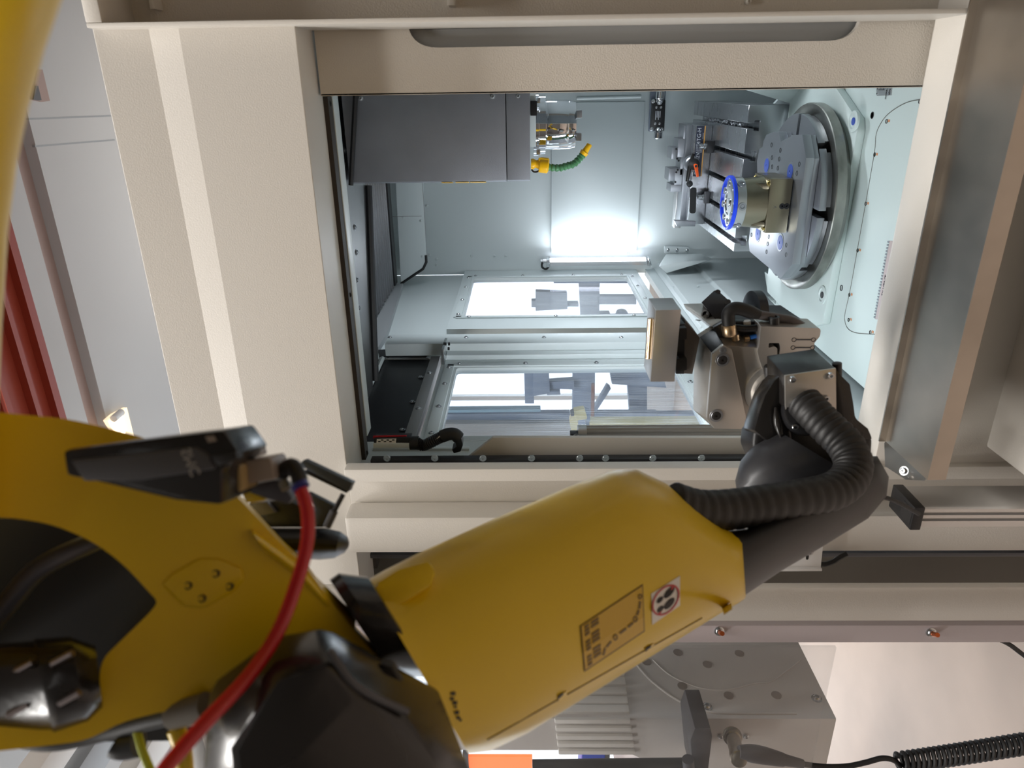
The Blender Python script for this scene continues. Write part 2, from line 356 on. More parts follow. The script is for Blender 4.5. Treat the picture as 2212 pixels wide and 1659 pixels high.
# left columns of the cell front
def strip(y0p, y1p, Y, back, m, name='column', z0=FL+.02, z1=.72, px=1140, bev=.003):
    xa, xb = P(px, y1p, 'Y', Y).x, P(px, y0p, 'Y', Y).x
    return M().box(xa, xb, Y, back, z0, z1).make(name, m, mc, bev=bev)
zh = z4
strip(1013, 1040, 1.17, 1.198, BEIGE, z1=zh-.002)
strip(1036, 1121, 1.19, 1.215, BEIGE, z1=zh-.002)
strip(1117, 1196, 1.13, 1.1895, BEIGE, z1=zh-.002, bev=.012)
strip(1140, 1283, 1.42, 1.5, mat('recess_shade_grey', (84, 80, 72), .6), 'recess_back')  # recess shade put into the dark back colour
strip(1271, 1352, 1.06, 1.075, BEIGE, bev=.003)
strip(1352, 1389, 1.0, 1.014, mat('mauve_grey_coat', (176, 166, 168), .45, bump=.05), 'guard_rail')
strip(1197, 1206, 1.30, 1.34, DGREY, 'gap_shade_strip')  # solid dark strip standing in for shade in the gap
screws(mc, [P(1020, 1100, 'Y', 1.21)], (0, -1, 0), .007, BEIGE, style='cap')
for q in ((1553, 1362), (2010, 1365)):
    p = P(*q, 'Y', 1.0); s_ = M().lathe(p, (.25, -1, 0), [(0, .009), (.003, .009), (.004, .0065), (.008, .0065), (.009, .003)], 10).make('nut', ZINC, mc)
    M().lathe(p+V((.002, -.008, 0)), (.6, -.8, 0), [(0, .0042), (.014, .0042)], 10).make('stud', COPPER, mc)
# inner reveal of the opening, with black sliding seal
xs0 = P(1140, 1001, 'Y', 1.28).x; xs1 = P(1140, 985, 'Y', 1.28).x
M().box(xs0-.02, P(1140, 1001, 'Y', 1.26).x, 1.205, 1.26, -.66, z4+.02).make('door_jamb', INNER, mc, bev=.002)
sl = M().box(xs0, xs1, 1.265, 1.285, -.66, zat(803, 990, 1.28)).make('seal_strip', mat('charcoal_seal', (44, 44, 46), .5, bump=.05), mc, bev=.002)
M().box(xs0-.01, xs0+.004, 1.255, 1.275, -.66, zat(803, 990, 1.28)).make('seal_lip', RUBBER, mc, bev=.002)
screws(mc, [P(x, 990-(x-836)*.0005, 'Y', 1.264) for x in (836, 939, 1043, 1148, 1252, 1308, 1410, 1515)], (0, -1, 0), .0058, style='csk')
screws(mc, [P(x, 1008, 'Y', 1.204) for x in (872, 1288)], (0, -1, 0), .006, GREYP, style='csk')
# angled inner sheet beside the jamb
q = PP([(1010, 990), (1065, 946), (1640, 946), (1640, 990)], 'Y', 1.30)
M().prism([q[0], q[1], q[2], q[3]], (0, .012, 0)).make('angled_sheet', BEIGE, mc, bev=.002)
q = PP([(800, 988), (806, 968), (1014, 969), (1010, 990)], 'Y', 1.355); M().prism(q, (0, .012, 0)).make('angled_sheet', INNER, mc, bev=.002)
M().box(xs0-.12, xs0-.01, 1.25, 1.40, -.95, z4+.1).make('jamb_core', INNER, mc)

# ------------------------------------------------------------------ machine interior shell
M().box(XL-.02, XR, YB, YB+.05, -1.2, .70).make('back_wall', INNER, mc)
M().box(XR, XR+.03, 1.36, YB, -1.2, .70).make('side_wall', INNER, mc)
M().box(XL-.02, XR, 1.385, YB, .66, .70).make('roof_panel', GREYP, mc)
M().box(XL-.02, XR, 1.27, YB, -1.2, -1.15).make('sump', GREYP, mc)
# raised cover on the back wall
cv_ = [P(1191, 330, 'Y', YB-.012), P(1190, 547, 'Y', YB-.012), P(1375, 543.5, 'Y', YB-.012), P(1394, 219, 'Y', YB-.012), P(1248, 221, 'Y', YB-.012), P(1193, 222, 'Y', YB-.012)]
M().prism(cv_, (0, .012, 0)).make('access_cover', INNER, mc, bev=.004)
a, b_ = P(1246, 213, 'Y', YB-.01), P(1385, 209, 'Y', YB-.01)
M().tube([a, b_], .006, 8).make('bead', INNER, mc)
screws(mc, [P(x, y, 'Y', YB-.001) for x, y in ((922, 945-500), (872, 470), (911, 477), (915, 552), (928, 551), (943, 560), (943, 572), (1019, 553), (1068, 553), (1092, 553), (1357, 547))], (0, -1, 0), .006, INNER)
# stepped sill of the lower left side
zw = P(1459, 809, 'X', XL).z-.02
prof = [(XL, -.60), (-.772, -.612), (-.752, -.617), (-.748, -.76), (-.736, -.77), (-.736, -1.14), (XL, -1.14)]
M().loft([[V((x, y, z)) for x, z in prof] for y in (1.4, YB)]).make('way_cover', INNER, mc, bev=.003)
screws(mc, [V((x, y, z)) for y in (1.9, 2.35, 2.8) for x, z in ((-.747, -.70), (-.75, -.60))], (1, 0, 0), .004, INNER)
q = [P(1437, 544, 'Y', 3.1), P(1500, 542, 'Y', 3.1), P(1500, 585, 'Y', 2.95), P(1437, 580, 'Y', 2.95)]
bk = M().hull(PP([(1424, 572), (1439, 549), (1516, 548), (1540, 560)], 'Y', 3.165)+PP([(1424, 576), (1440, 590), (1462, 566), (1522, 562), (1530, 563)], 'Y', 3.0)).make('cover_bracket', INNER, mc, bev=.002)
M().prism(PP([(1437, 534), (1489, 536), (1492, 548), (1437, 548)], 'Y', 3.2), (0, .03, 0)).make('bracket_flange', INNER, mc)
screws(mc, PP([(1443, 540), (1462, 540), (1484, 541)], 'Y', 3.2), (0, -1, 0), .006)
# ceiling: stainless plate, bellows, upper back panel
M().prism([V((XL+.001, 1.39, .43)), V((XL+.001, 1.84, .43)), V((XR-.001, 2.2, .43)), V((XR-.001, 1.39, .43))], (0, 0, .005)).make('ceiling_plate', mat('dull_stainless', (120, 120, 120), .38, metal=.9, rvar=.1, vscale=8), mc)
screws(mc, [P(x, y, 'Z', .4295) for x, y in ((766, 491), (770, 545), (771, 605), (775, 665))]+[P(x, y, 'Z', .4295) for x, y in ((750, 225), (748, 260), (746, 290), (744, 325), (742, 355))], (0, 0, -1), .006, STEEL)
M().tube([V((XL+.02, 1.855, .424)), V((-.24, 1.99, .424))], .010, 8).make('rubber_bar', RUBBER, mc)
bl = thing('way_bellows', 'black ribbed bellows cover above the spindle head', 'bellows', (-.2, 2.6, .47))
ya, ye = P(795, 716, 'X', XL+.01).y, P(853.6, 615, 'X', XL+.01).y; N = 13
za, zb2 = P(795, 716, 'X', XL+.01).z, P(853.6, 615, 'X', XL+.01).z
for k in range(N):
    f0, f1 = k/N, (k+1)/N; y0, y1 = ya+(ye-ya)*f0, ya+(ye-ya)*f1; zz0 = za+(zb2-za)*f0
    M().loft([[V((x, y, z)) for y, z in ((y0, zz0+.05), (y0+(y1-y0)*.15, zz0), (y0+(y1-y0)*.6, zz0+.004), (y1, zz0+.05))] for x in (XL+.005, XR-.02)]).make('fold', mat('bellows_fabric', (150, 152, 155), .26, metal=.8) if k == 0 else bpy.data.materials['bellows_fabric'], bl)
M().box(XL+.005, XR-.01, ye, ye+.06, zb2+.0, zb2+.09).make('end_frame', BLACK, bl)
yu = ye+.09
q = [P(860, 380, 'Y', yu), P(916, 380, 'Y', yu), P(921, 566, 'Y', yu), P(914, 581, 'Y', yu), P(866, 613, 'Y', yu)]
up = M().prism([q[0]+V((.5, 0, 0)), q[1]+V((.5, 0, 0))]+q[2:], (0, .02, 0)).make('upper_back_panel', INNER, mc, bev=.002)
g_ = M().tube([q[4], q[3], q[2], q[2]+V((.03, 0, 0))], .006, 6).make('gasket', RUBBER, mc)
j = P(911, 467, 'Y', yu-.001); M().box(j.x-.001, j.x+.001, yu-.001, yu+.002, j.z, j.z+.2).make('seam', GREYP, mc)
j = P(913, 400, 'Y', yu-.001); M().box(q[2].x, .2, yu-.001, yu+.002, j.z-.001, j.z+.001).make('seam', GREYP, mc)
screws(mc, PP([(871, 470), (909, 477), (912, 554)], 'Y', yu), (0, -1, 0), .005, INNER)

# ------------------------------------------------------------------ left side of the machine: posts, sliding doors, panels
def xs(px, py, x=XL): p = P(px, py, 'X', x); return p.y, p.z
def xbox(a, b, m, name, par, x=XL, th=.02, out=.0, bev=.002):
    (ya_, za_), (yb_, zb_) = xs(*a, x), xs(*b, x)
    return M().box(x-th, x+out, min(ya_, yb_), max(ya_, yb_), min(za_, zb_), max(za_, zb_)).make(name, m, par, bev=bev)
# upper wall above the windows (light at the back, black above the front window)
yA0, zA0 = xs(1010, 596); yM, zM = xs(1000, 708)
M().box(XL-.05, XL-.021, xs(1140, 759)[0], YB, zA0-.0, .66).make('upper_side_panel', INNER, mc, bev=.002)
M().box(XL-.03, XL-.002, 1.4, YB, -1.14, -.56).make('lower_side_panel', INNER, mc)
M().box(XL-.05, XL-.02, 1.4, xs(1140, 762)[0], .27, .66).make('black_side_panel', mat('black_coat', (22, 22, 25), .35, bump=.08), mc)
hb = M(); p0, p1 = P(942, 742, 'X', XL), P(873, 943, 'X', XL); zt, zb3 = P(905, 760, 'X', XL).z, p0.z
M().box(XL-.03, XL+.006, 1.36, P(1140, 744, 'X', XL+.04).y-.006, P(961, 742, 'X', XL).z, p0.z).make('header_strip', mat('mid_grey_coat', (128, 128, 128), .4, bump=.05), mc, bev=.002)
screws(mc, [P(x, y, 'X', XL+.006) for x, y in ((947, 745), (928, 806), (904, 883))], (1, 0, 0), .006)
M().tube([P(826, 774, 'X', XL-.01), P(797, 838, 'X', XL-.01)], .008, 6).make('stay_rod', INNER, mc)
screws(mc, [P(x, y, 'X', XL-.018) for x, y in ((822, 759), (834, 774), (907, 758), (904, 768), (924, 774), (909, 815), (891, 868), (869, 928), (811, 818), (796, 812))], (1, 0, 0), .006)
q = [P(x, y, 'X', XL-.015) for x, y in ((818, 758), (930, 752), (922, 771), (820, 772))]; M().prism(q, (.004, 0, 0)).make('black_gusset', bpy.data.materials['black_coat'], mc)
M().prism([P(x, y, 'X', XL) for x, y in ((770, 775), (850, 615), (870, 612), (836, 720), (812, 757))], (-.02, 0, 0)).make('corner_gusset', GREYP, mc)

def sliding_door(label, pts, cut, strips):
    """pts: window corners TL TR BR BL on the side plane given in the photo's order (far-top, far-bottom, near-bottom, near-top)."""
    g = [xs(*p) for p in pts]; yfar = (g[0][0]+g[1][0])/2; ynear = (g[2][0]+g[3][0])/2; ztop = (g[0][1]+g[3][1])/2; zbot = (g[1][1]+g[2][1])/2
    d = thing('sliding_door', label, 'door', (XL, (yfar+ynear)/2, zbot-.05), 'operator doors of the machine')
    fo = .075
    hole = rpoly([(ynear, zbot), (yfar, zbot), (yfar, ztop), (ynear, ztop)], .018)
    outl = [(ynear-cut[0], zbot-.06), (yfar+cut[1], zbot-.06), (yfar+cut[1], ztop+.05), (ynear-cut[0], ztop+.05)]
    M().holed([V((XL-.02, y, z)) for y, z in outl], [[V((XL-.02, y, z)) for y, z in hole]], (.02, 0, 0)).make('frame', INNER, d)
    M().box(XL-.013, XL-.008, ynear-.01, yfar+.01, zbot-.01, ztop+.01).make('pane', PANE, d)
    w = .030
    for (y0, y1, z0, z1) in ((ynear-.004-w*.8, ynear-.006, zbot-.01, ztop+.03), (yfar+.004, yfar+.004+w, zbot, ztop+.03), (ynear-.02, yfar+.02, ztop+.008, ztop+.008+w), (ynear-.02, yfar+.02, zbot-.008-w, zbot-.008)):
        M().box(XL, XL+.005, y0, y1, z0, z1).make('retaining_strip', INNER, d, bev=.0015)
    s_ = [V((XL+.005, ynear-.02, zbot+(ztop-zbot)*f)) for f in (.08, .5, .97)]+[V((XL+.005, yfar+.02, zbot+(ztop-zbot)*f)) for f in (.03, .35, .68, .99)]
    s_ += [V((XL+.005, ynear+(yfar-ynear)*f, z)) for z in (ztop+.022, zbot-.022) for f in (.02, .36, .7, .98)]
    screws(d, s_, (1, 0, 0), .006); return d, ynear, yfar, ztop, zbot
d1, n1, f1, t1, b1 = sliding_door('pale grey sliding machine door with scratched window in the far corner', ((1020.7, 601), (1348, 598), (1397, 662), (1000.5, 703)), (.15, .14), 0)
d2, n2, f2, t2, b2 = sliding_door('pale grey sliding machine door with scratched window beside the ribbed lamp tube', ((988.6, 776.8), (1459.7, 809.5), (1526, 917), (948, 967.6)), (.02, .07), 0)
# meeting stiles
def stile(y0p, y1p, xout, name, z0, z1, m=INNER):
    ya_, yb_ = P(1140, y1p, 'X', XL+xout).y, P(1140, y0p, 'X', XL+xout).y
    return M().box(XL, XL+xout, ya_, yb_, z0, z1).make(name, m, d1 if name != 'outer_stile' else d2, bev=.0025)
zst = P(838, 730, 'X', XL+.04).z
stile(720, 741, .04, 'meeting_stile', b1-.05, zst); stile(747, 752, .02, 'rubber_edge', b1-.05, t1, RUBBER); stile(741, 766, .016, 'inner_stile', b1-.05, t1+.02)
screws(d1, [P(x, 729, 'X', XL+.04) for x in (842, 1007, 1175, 1342)], (1, 0, 0), .0055)
cl = M().box(XL, XL+.05, P(1140, 760, 'X', XL+.04).y, P(1140, 735, 'X', XL+.04).y, P(963, 740, 'X', XL+.04).z-.004, P(963, 740, 'X', XL+.04).z+.004).make('door_latch', ZINC, d1, bev=.001)
screws(d1, [P(x, y, 'X', XL+.05) for x, y in ((960, 743), (968, 743), (967, 753), (958, 743))], (0, 0, -1), .005, BLACK, style='cap')

# ================================================================== inside the machine
# LED work light in the far corner, lit
def led(label, a, b_, ax, val, out, rad, lit, ribs=0):
    p, q = P(*a, ax, val), P(*b_, ax, val); q = V((p.x, p.y, q.z))
    t = thing('work_light', label, 'lamp', (p.x, p.y, min(p.z, q.z))); out = V(out).normalized(); side = V((0, 0, 1)).cross(out)
    return t, p, q, out, side
t, p, q, out, side = led('lit white LED tube lamp in the far corner beside the window', (1186, 563), (1397, 560), 'Y', 3.195, (.975, -.22, 0), .02, 1)
M().loft([[c+side*a+out*b for a, b in ((-.016, -.02), (.016, -.02), (.016, .0), (-.016, .0))] for c in (p, q)]).make('housing', ALU, t, bev=.002)
M().loft([[c+side*(math.cos(k)*.0145)+out*(math.sin(k)*.010) for k in (0, .5, 1, 1.57, 2.1, 2.6, 3.14)] for c in (p-V((0, 0, .006)), q+V((0, 0, .006)))]).make('diffuser', LAMP, t)
for c, s in ((p, 1), (q, -1)):
    M().loft([[c+side*a+out*b+V((0, 0, h)) for a, b in ((-.02, -.024), (.02, -.024), (.02, .012), (-.02, .012))] for h in (-.004, .012*s)]).make('end_cap', ZINC, t, bev=.002)
M().tube(spline([p+V((0, 0, .012)), p+V((-.01, 0, .03)), p+V((-.035, .02, .03)), p+V((-.045, .03, .01)), p+V((-.02, .04, -.01))], 6), .005, 8).make('cable', RUBBER, t)
M().lathe(p+V((0, 0, .008)), (0, 0, 1), [(0, .011), (.02, .011), (.022, .007), (.03, .007)], 12).make('connector', ZINC, t)
br = M().hull([q+side*a+out*b+V((0, 0, -.016-h)) for a in (-.025, .03) for b in (-.03, -.02) for h in (0, .008)]).make('bracket', INNER, t)
screws(t, [q+side*a+out*(-.0195)+V((0, 0, -.019)) for a in (-.015, .018)], out, .003)
a = area('work_light_glow', p.lerp(q, .5)+out*.03, p.lerp(q, .5)+out*1.5, .02, .45, 1.7, COOL)

# ribbed lamp seen from behind at the front left
YLm = 1.36
p, q = P(1256, 936, 'Y', YLm), P(1640, 936, 'Y', YLm); q = V((p.x, p.y, q.z))
t = thing('work_light', 'ribbed aluminium lamp tube seen from behind beside the door seal', 'lamp', (p.x, p.y, q.z))
rr = P(1300, 920, 'Y', YLm).x-P(1300, 936, 'Y', YLm).x
ring = []
for k in range(48):
    an = 2*math.pi*k/48; rad = rr*(1 if k % 4 < 2 else .9); ring.append((math.cos(an)*rad, math.sin(an)*rad*.9))
M().loft([[c+V((x, y, 0)) for x, y in ring] for c in (p, q)]).make('tube', mat('ribbed_aluminium', (170, 166, 160), .42, metal=.7), t, smooth=20)
M().lathe(p+V((0, 0, .008)), (0, 0, -1), [(0, rr*.95), (.0, rr*1.08), (.018, rr*1.08), (.018, rr*.8)], 24).make('end_cap', ALU, t)
M().box(p.x-rr*.55, p.x+rr*.55, p.y+rr*.75, p.y+rr*.95, q.z, p.z-.02).make('diffuser', LAMP, t)
bx = PP([(1232, 938), (1254, 938), (1254, 959), (1232, 959)], 'Y', YLm-.012)
M().prism(bx, (0, .02, 0)).make('bracket', DGREY, t, bev=.002)
screws(t, PP([(1245, 944), (1246, 953)], 'Y', YLm-.012), (0, -1, 0), .006)
area('work_light_glow', V((p.x+.02, p.y+.06, -.25)), V((-.2, 2.4, -.4)), .03, .5, 4.2, COOL)

# safety switch with conduit
sw = thing('safety_switch', 'black safety switch with conduit at the top of the door jamb', 'switch', P(800, 960, 'Y', 1.30))
ys = 1.30
M().prism(PP([(808, 947), (888, 945), (884, 968), (806, 968)], 'Y', ys), (0, .022, 0)).make('body', BLACK, sw, bev=.002)
M().prism(PP([(806, 958), (884, 958), (884, 968), (806, 968)], 'Y', ys-.003), (0, .02, 0)).make('cover', INNER, sw, bev=.001)
M().prism(PP([(806, 943), (878, 942), (880, 946), (806, 947)], 'Y', ys+.005), (0, .005, 0)).make('red_bar', RED, sw)
lb = PP([(814, 948.5), (856, 947.5), (855, 957), (813, 957)], 'Y', ys-.0006); stk = M().prism(lb, (0, .001, 0)).make('sticker', WHITE, sw)
for k in range(6):
    a = P(819+k*6, 950.5 if k % 2 else 954, 'Y', ys-.001); M().box(a.x-.0012, a.x+.0012, a.y-.0003, a.y+.001, a.z-.003, a.z+.002).make('print', INK, stk)
M().tube(PP([(886, 957), (905, 957)], 'Y', ys+.01), .0145, 12).make('gland', RUBBER, sw)
cp = spline([tuple(c) for c in PP([(900, 956), (912, 962), (925, 958), (945, 948), (958, 942)], 'Y', ys+.01)], 10)
M().tube(cp, [.0108+.0018*(i % 2) for i in range(len(cp))], 12).make('conduit', RUBBER, sw)
cp = spline([tuple(c) for c in PP([(955, 943), (968, 938), (982, 938), (991, 946)], 'Y', ys+.01)], 6); M().tube(cp, [.0135]*len(cp), 12).make('elbow', RUBBER, sw)
M().prism(PP([(975, 943), (996, 945), (1000, 962), (995, 976), (980, 980), (976, 972), (986, 965), (982, 952)], 'Y', ys), (0, .03, 0)).make('actuator', BLACK, sw, bev=.002)
a, c = P(939, 955, 'Y', ys), P(953, 942, 'Y', ys); M().prism([a+V((0, 0, .004)), a, c, c+V((0, 0, .004))], (0, .006, 0)).make('cable_tie', WHITE, sw)

# spindle head
YS = 1.75
sp = thing('spindle_head', 'grey metallic spindle head hanging behind the door panel', 'spindle', (-.09, 1.95, -.15))
xl = P(950, 392, 'Y', YS).x; zb = P(1145, 300, 'Y', YS).z; zband = P(1093, 300, 'Y', YS).z; xr = xl+.245; xc = (xl+xr)/2
M().loft([[V((x, y, z)) for x, y in ((xl-.006, YS+.03), (xl, YS), (xr, YS), (xr+.006, YS+.03), (xr+.006, 2.3), (xl-.006, 2.3))] for z in (zband, .417)]).make('cover', SPINDLE, sp, bev=.002)
M().loft([[V((x, y, z)) for x, y in ((xl-.005, YS+.03), (xl+.001, YS-.001), (xr, YS-.001), (xr+.006, YS+.03), (xr+.006, 2.3), (xl-.005, 2.3))] for z in (zb, zband-.0015)]).make('lower_cover', SPINDLE, sp, bev=.002)
screws(sp, PP([(1064, 208), (1119, 207), (779, 212)], 'Y', YS), (0, -1, 0), .005, GREYP)
a = P(768, 207, 'Y', YS-.006); b_ = P(758, 400, 'Y', YS-.006); M().tube([a, b_], .006, 8).make('top_gasket', RUBBER, sp)
for x0, x1 in ((955, 978), (985, 1013), (1016, 1050)):
    a, b_ = P(x0, 396, 'Y', YS+.02), P(x1, 396, 'Y', YS+.02); M().box(xl-.0075, xl-.006, YS+.031, YS+.09, min(a.z, b_.z), max(a.z, b_.z)).make('warning_sticker', INKY, sp)
    M().hull([V((xl-.0068, YS+.028, z)) for z in (a.z, b_.z)]+[V((xl-.0022, YS+.006, z)) for z in (a.z, b_.z)]+[V((xl-.0030, YS+.005, z)) for z in (a.z, b_.z)]+[V((xl-.0076, YS+.027, z)) for z in (a.z, b_.z)]).make('warning_sticker', INKY, sp)
M().box(xl+.075, xr-.02, YS+.012, 2.2, zb-.014, zb).make('base_plate', INNER, sp, bev=.001)
M().prism(PP([(1146, 218), (1160, 218), (1160, 250), (1146, 250)], 'Y', YS+.006), (0, .03, 0)).make('sensor', BLACK, sp, bev=.001)
ax = P(1200, 270.5, 'Y', 1.86); R0 = abs(P(1200, 217, 'Y', 1.86).x-P(1200, 325, 'Y', 1.86).x)/2
def zz(px): return P(px, 270, 'Y', 1.86).z
sn = M().lathe((ax.x, 1.88, 0), (0, 0, -1), [(-zb+.01, R0*1.28), (-zz(1163), R0*1.28), (-zz(1164), R0*1.2), (-zz(1178), R0*1.2), (-zz(1179), R0*.99), (-zz(1180), R0), (-zz(1226), R0), (-zz(1227), R0*.985), (-zz(1229), R0*.985), (-zz(1230), R0*.99), (-zz(1243), R0*.93), (-zz(1244), R0*.8), (-zz(1244), R0*.42), (-zz(1225), R0*.3)], 64).make('nose', CHROME, sp)
for sgn in (-1, 1):
    M().box(ax.x+sgn*R0*.45-.009, ax.x+sgn*R0*.45+.009, 1.82, 1.85, zz(1254), zz(1243)).make('drive_key', STEEL, sp, bev=.001)
    M().box(ax.x+sgn*R0*1.0-.006, ax.x+sgn*R0*1.0+.006, 1.80, 1.815, zz(1166), zz(1158)).make('clamp', ZINC, sp, bev=.001)
# coolant nozzle
ch = thing('coolant_hose', 'green segmented coolant hose with yellow nozzle under the spindle', 'hose', P(1150, 355, 'Y', 1.80))
yc = 1.80
M().tube(PP([(1147, 354), (1152, 354), (1158, 354), (1166, 355)], 'Y', yc), [.012, .013, .009, .013], 12).make('inlet', HYEL, ch)
M().lathe(P(1165, 356, 'Y', yc), P(1183, 358, 'Y', yc)-P(1165, 356, 'Y', yc), [(0, .017), (.003, .0185), (.02, .0185), (.023, .015)], 16).make('valve_body', HYEL, ch)
M().prism(rpoly([(0, 0), (1, 0), (1, 1), (0, 1)], .2) and PP(rpoly([(1164, 341), (1186, 344), (1185, 352), (1163, 348)], 2), 'Y', yc-.012), (0, .02, 0)).make('valve_handle', HYEL, ch, bev=.001)
hp = PP([(1183, 361), (1191, 362), (1200, 362.5), (1209, 363), (1217, 361), (1225, 358), (1233, 357), (1240, 354), (1246, 349), (1251, 343), (1256, 338), (1262, 331)], 'Y', yc)
for i, (a, c) in enumerate(zip(hp, hp[1:])):
    d = c-a; M().tube([a-d*.1, a+d*.2, a+d*.55, a+d*.9, a+d*1.05], [.0075, .0095, .0085, .0072, .006], 12).make('segment', GREEN, ch)
M().tube(PP([(1259, 334), (1263, 328), (1264, 327), (1270, 318), (1273, 313), (1274, 311)], 'Y', yc), [.0095, .0105, .008, .0068, .0068, .005], 12).make('nozzle', HYEL, ch)
M().tube(spline([tuple(v) for v in PP([(1148, 366), (1153, 371), (1160, 371), (1165, 368)], 'Y', yc+.01)], 5), .0022, 6).make('wire', BLACK, ch)

# laser tool setter on the back wall
ts = thing('laser_tool_setter', 'small black sensor block with two chrome connectors on the back wall', 'sensor', P(1424, 250, 'Y', 3.12))
y = 3.12
M().prism(PP([(1407, 190), (1439, 190), (1433, 284), (1402, 284)], 'Y', y+.03), (0, .03, 0)).make('mount', mat('slate_blue_paint', (104, 112, 126), .5), ts, bev=.002)
M().prism(PP([(1410, 214), (1438, 216), (1435, 283), (1406, 281)], 'Y', y), (0, .04, 0)).make('body', BLACK, ts, bev=.002); tsb = col.objects[-1] if False else bpy.data.objects[-1] if False else [o for o in bpy.data.objects if o.parent == ts and o.name.startswith('body')][0]
for (a, b_), r in ((((1427, 196), (1424, 226)), .018), (((1423, 275), (1421, 300)), .018)):
    p, q = P(*a, 'Y', y-.005), P(*b_, 'Y', y-.005)
    if a[1] > 230: p, q = q, p
    M().tube([p, p.lerp(q, .08), p.lerp(q, .55), p.lerp(q, .6), p.lerp(q, .8), q], [r*.8, r, r, r*.85, r*.8, r*.45], 16).make('connector', CHROME, ts)
screws(ts, PP([(1418, 232), (1428, 232), (1415.5, 267), (1425, 267)], 'Y', y), (0, -1, 0), .0035)
screws(ts, PP([(1411, 219), (1408, 279), (1430, 280)], 'Y', y), (0, -1, 0), .006)
for k in range(4):
    p, q = P(1417+k*3.1, 240, 'Y', y-.0006), P(1416.4+k*3.1, 259-k % 2*5, 'Y', y-.0006); M().box(min(p.x, q.x), max(p.x, q.x), y-.0006, y+.001, p.z-.0012, p.z+.0012).make('print', INKW, tsb)

# ------------------------------------------------------------------ machine table with T-slots
ZT = -.70
def tx(px, py): return P(px, py, 'Z', ZT).x
yft = P(1600, 400, 'Z', ZT).y
tb = thing('machine_table', 'ground steel machine table with long T-slots at the back', 'table', (-.3, 2.7, ZT-.12))
xL, xR_ = tx(1583, 542), tx(1605, 226)
sl_x = [tx(1583, 517), tx(1598, 472), tx(1603, 405), tx(1606, 338), tx(1608, 271)]
pf = [(xL, ZT-.13), (xL, ZT)]
g = .0085; w = .016
for x in sl_x: pf += [(x-g, ZT), (x-g, ZT-.022), (x-w, ZT-.022), (x-w, ZT-.038), (x+w, ZT-.038), (x+w, ZT-.022), (x+g, ZT-.022), (x+g, ZT)]
pf += [(xR_, ZT), (xR_, ZT-.13)]
M().loft([[V((x, y, z)) for x, z in pf] for y in (yft, 3.12)]).make('slotted_plate', STEELX, tb, bev=.0008, seg=1)
M().box(xL+.06, xR_-.02, yft+.03, 3.1, -1.0, ZT-.13).make('saddle', INNER, tb, bev=.003)
M().prism([P(1650, 250, 'Y', yft+.2)]+PP([(1650, 300), (1690, 300), (1690, 205)], 'Y', yft+.2), (0, .02, 0)).make('side_guard', INNER, tb, bev=.002)
# chips in the right-hand slot
rnd = random.Random(5); cm = M()
for _ in range(160):
    yy = yft+.06+rnd.random()*.5; x = sl_x[4]+rnd.uniform(-.007, .007); z = ZT-.016+rnd.uniform(0, .016); s = rnd.uniform(.002, .005)
    cm.hull([V((x+rnd.uniform(-s, s), yy+rnd.uniform(-s, s)*2, z+rnd.uniform(-s, s))) for _ in range(5)])
cm.make('chips', STEEL, tb, kind='stuff')

# ------------------------------------------------------------------ vise
yv0, yv1 = 2.79, 3.02; ZV = -.655
vs = thing('machine_vise', 'long ground steel vise with a dark blue label on the slotted table', 'vise', (-.3, 2.9, ZT))
xv1, xv0 = P(1512, 271, 'Y', yv0).x, P(1508, 490, 'Y', yv0).x
yfb = yv0; ztv = P(1500, 300, 'Y', yv0).z
M().box(xv0+.01, xv1, yfb, yv1, ZT+.0006, ztv).make('body', STEELX, vs, bev=.002)
M().box(xv0, xv1, yfb+.05, yv1-.03, ztv, ztv+.02).make('bed', STEEL, vs, bev=.001)
lx1, lx0 = P(1510, 272, 'Y', yfb).x, P(1505, 381, 'Y', yfb).x
lz1, lz0 = P(1503, 300, 'Y', yfb).z, P(1520, 300, 'Y', yfb).z
ls_ = M().box(lx0, lx1, yfb-.0012, yfb+.001, lz0, lz1).make('label_strip', NAVY, vs)
M().box(lx0, lx1, yfb-.0014, yfb+.001, lz0-.004, lz0).make('gold_line', mat('gold_line', (214, 160, 84), .4), vs)
lm = (lz0+lz1)/2
text(ls_, '4TG-H', (lx1-.035, yfb-.0016, lm+.003), (1, 0, 0), (0, 0, 1), .02, INKW)
text(ls_, '—', (lx1-.035, yfb-.0016, lm-.010), (1, 0, 0), (0, 0, 1), .02, INKW)
text(ls_, 'A2V', ((lx0+lx1)/2-.02, yfb-.0016, lm+.002), (1, 0, 0), (0, 0, 1), .02, INKW)
text(ls_, 'DT', (lx0+.02, yfb-.0016, lm+.002), (1, 0, 0), (0, 0, 1), .02, INKW)
for k in range(5):
    M().box(lx1-.093, lx1-.063, yfb-.0015, yfb, lm-.011+k*.0052, lm-.0102+k*.0052).make('print', INKW, ls_); M().box(lx1-.093+k*.0075, lx1-.0922+k*.0075, yfb-.0015, yfb, lm-.011, lm+.010).make('print', INKW, ls_)
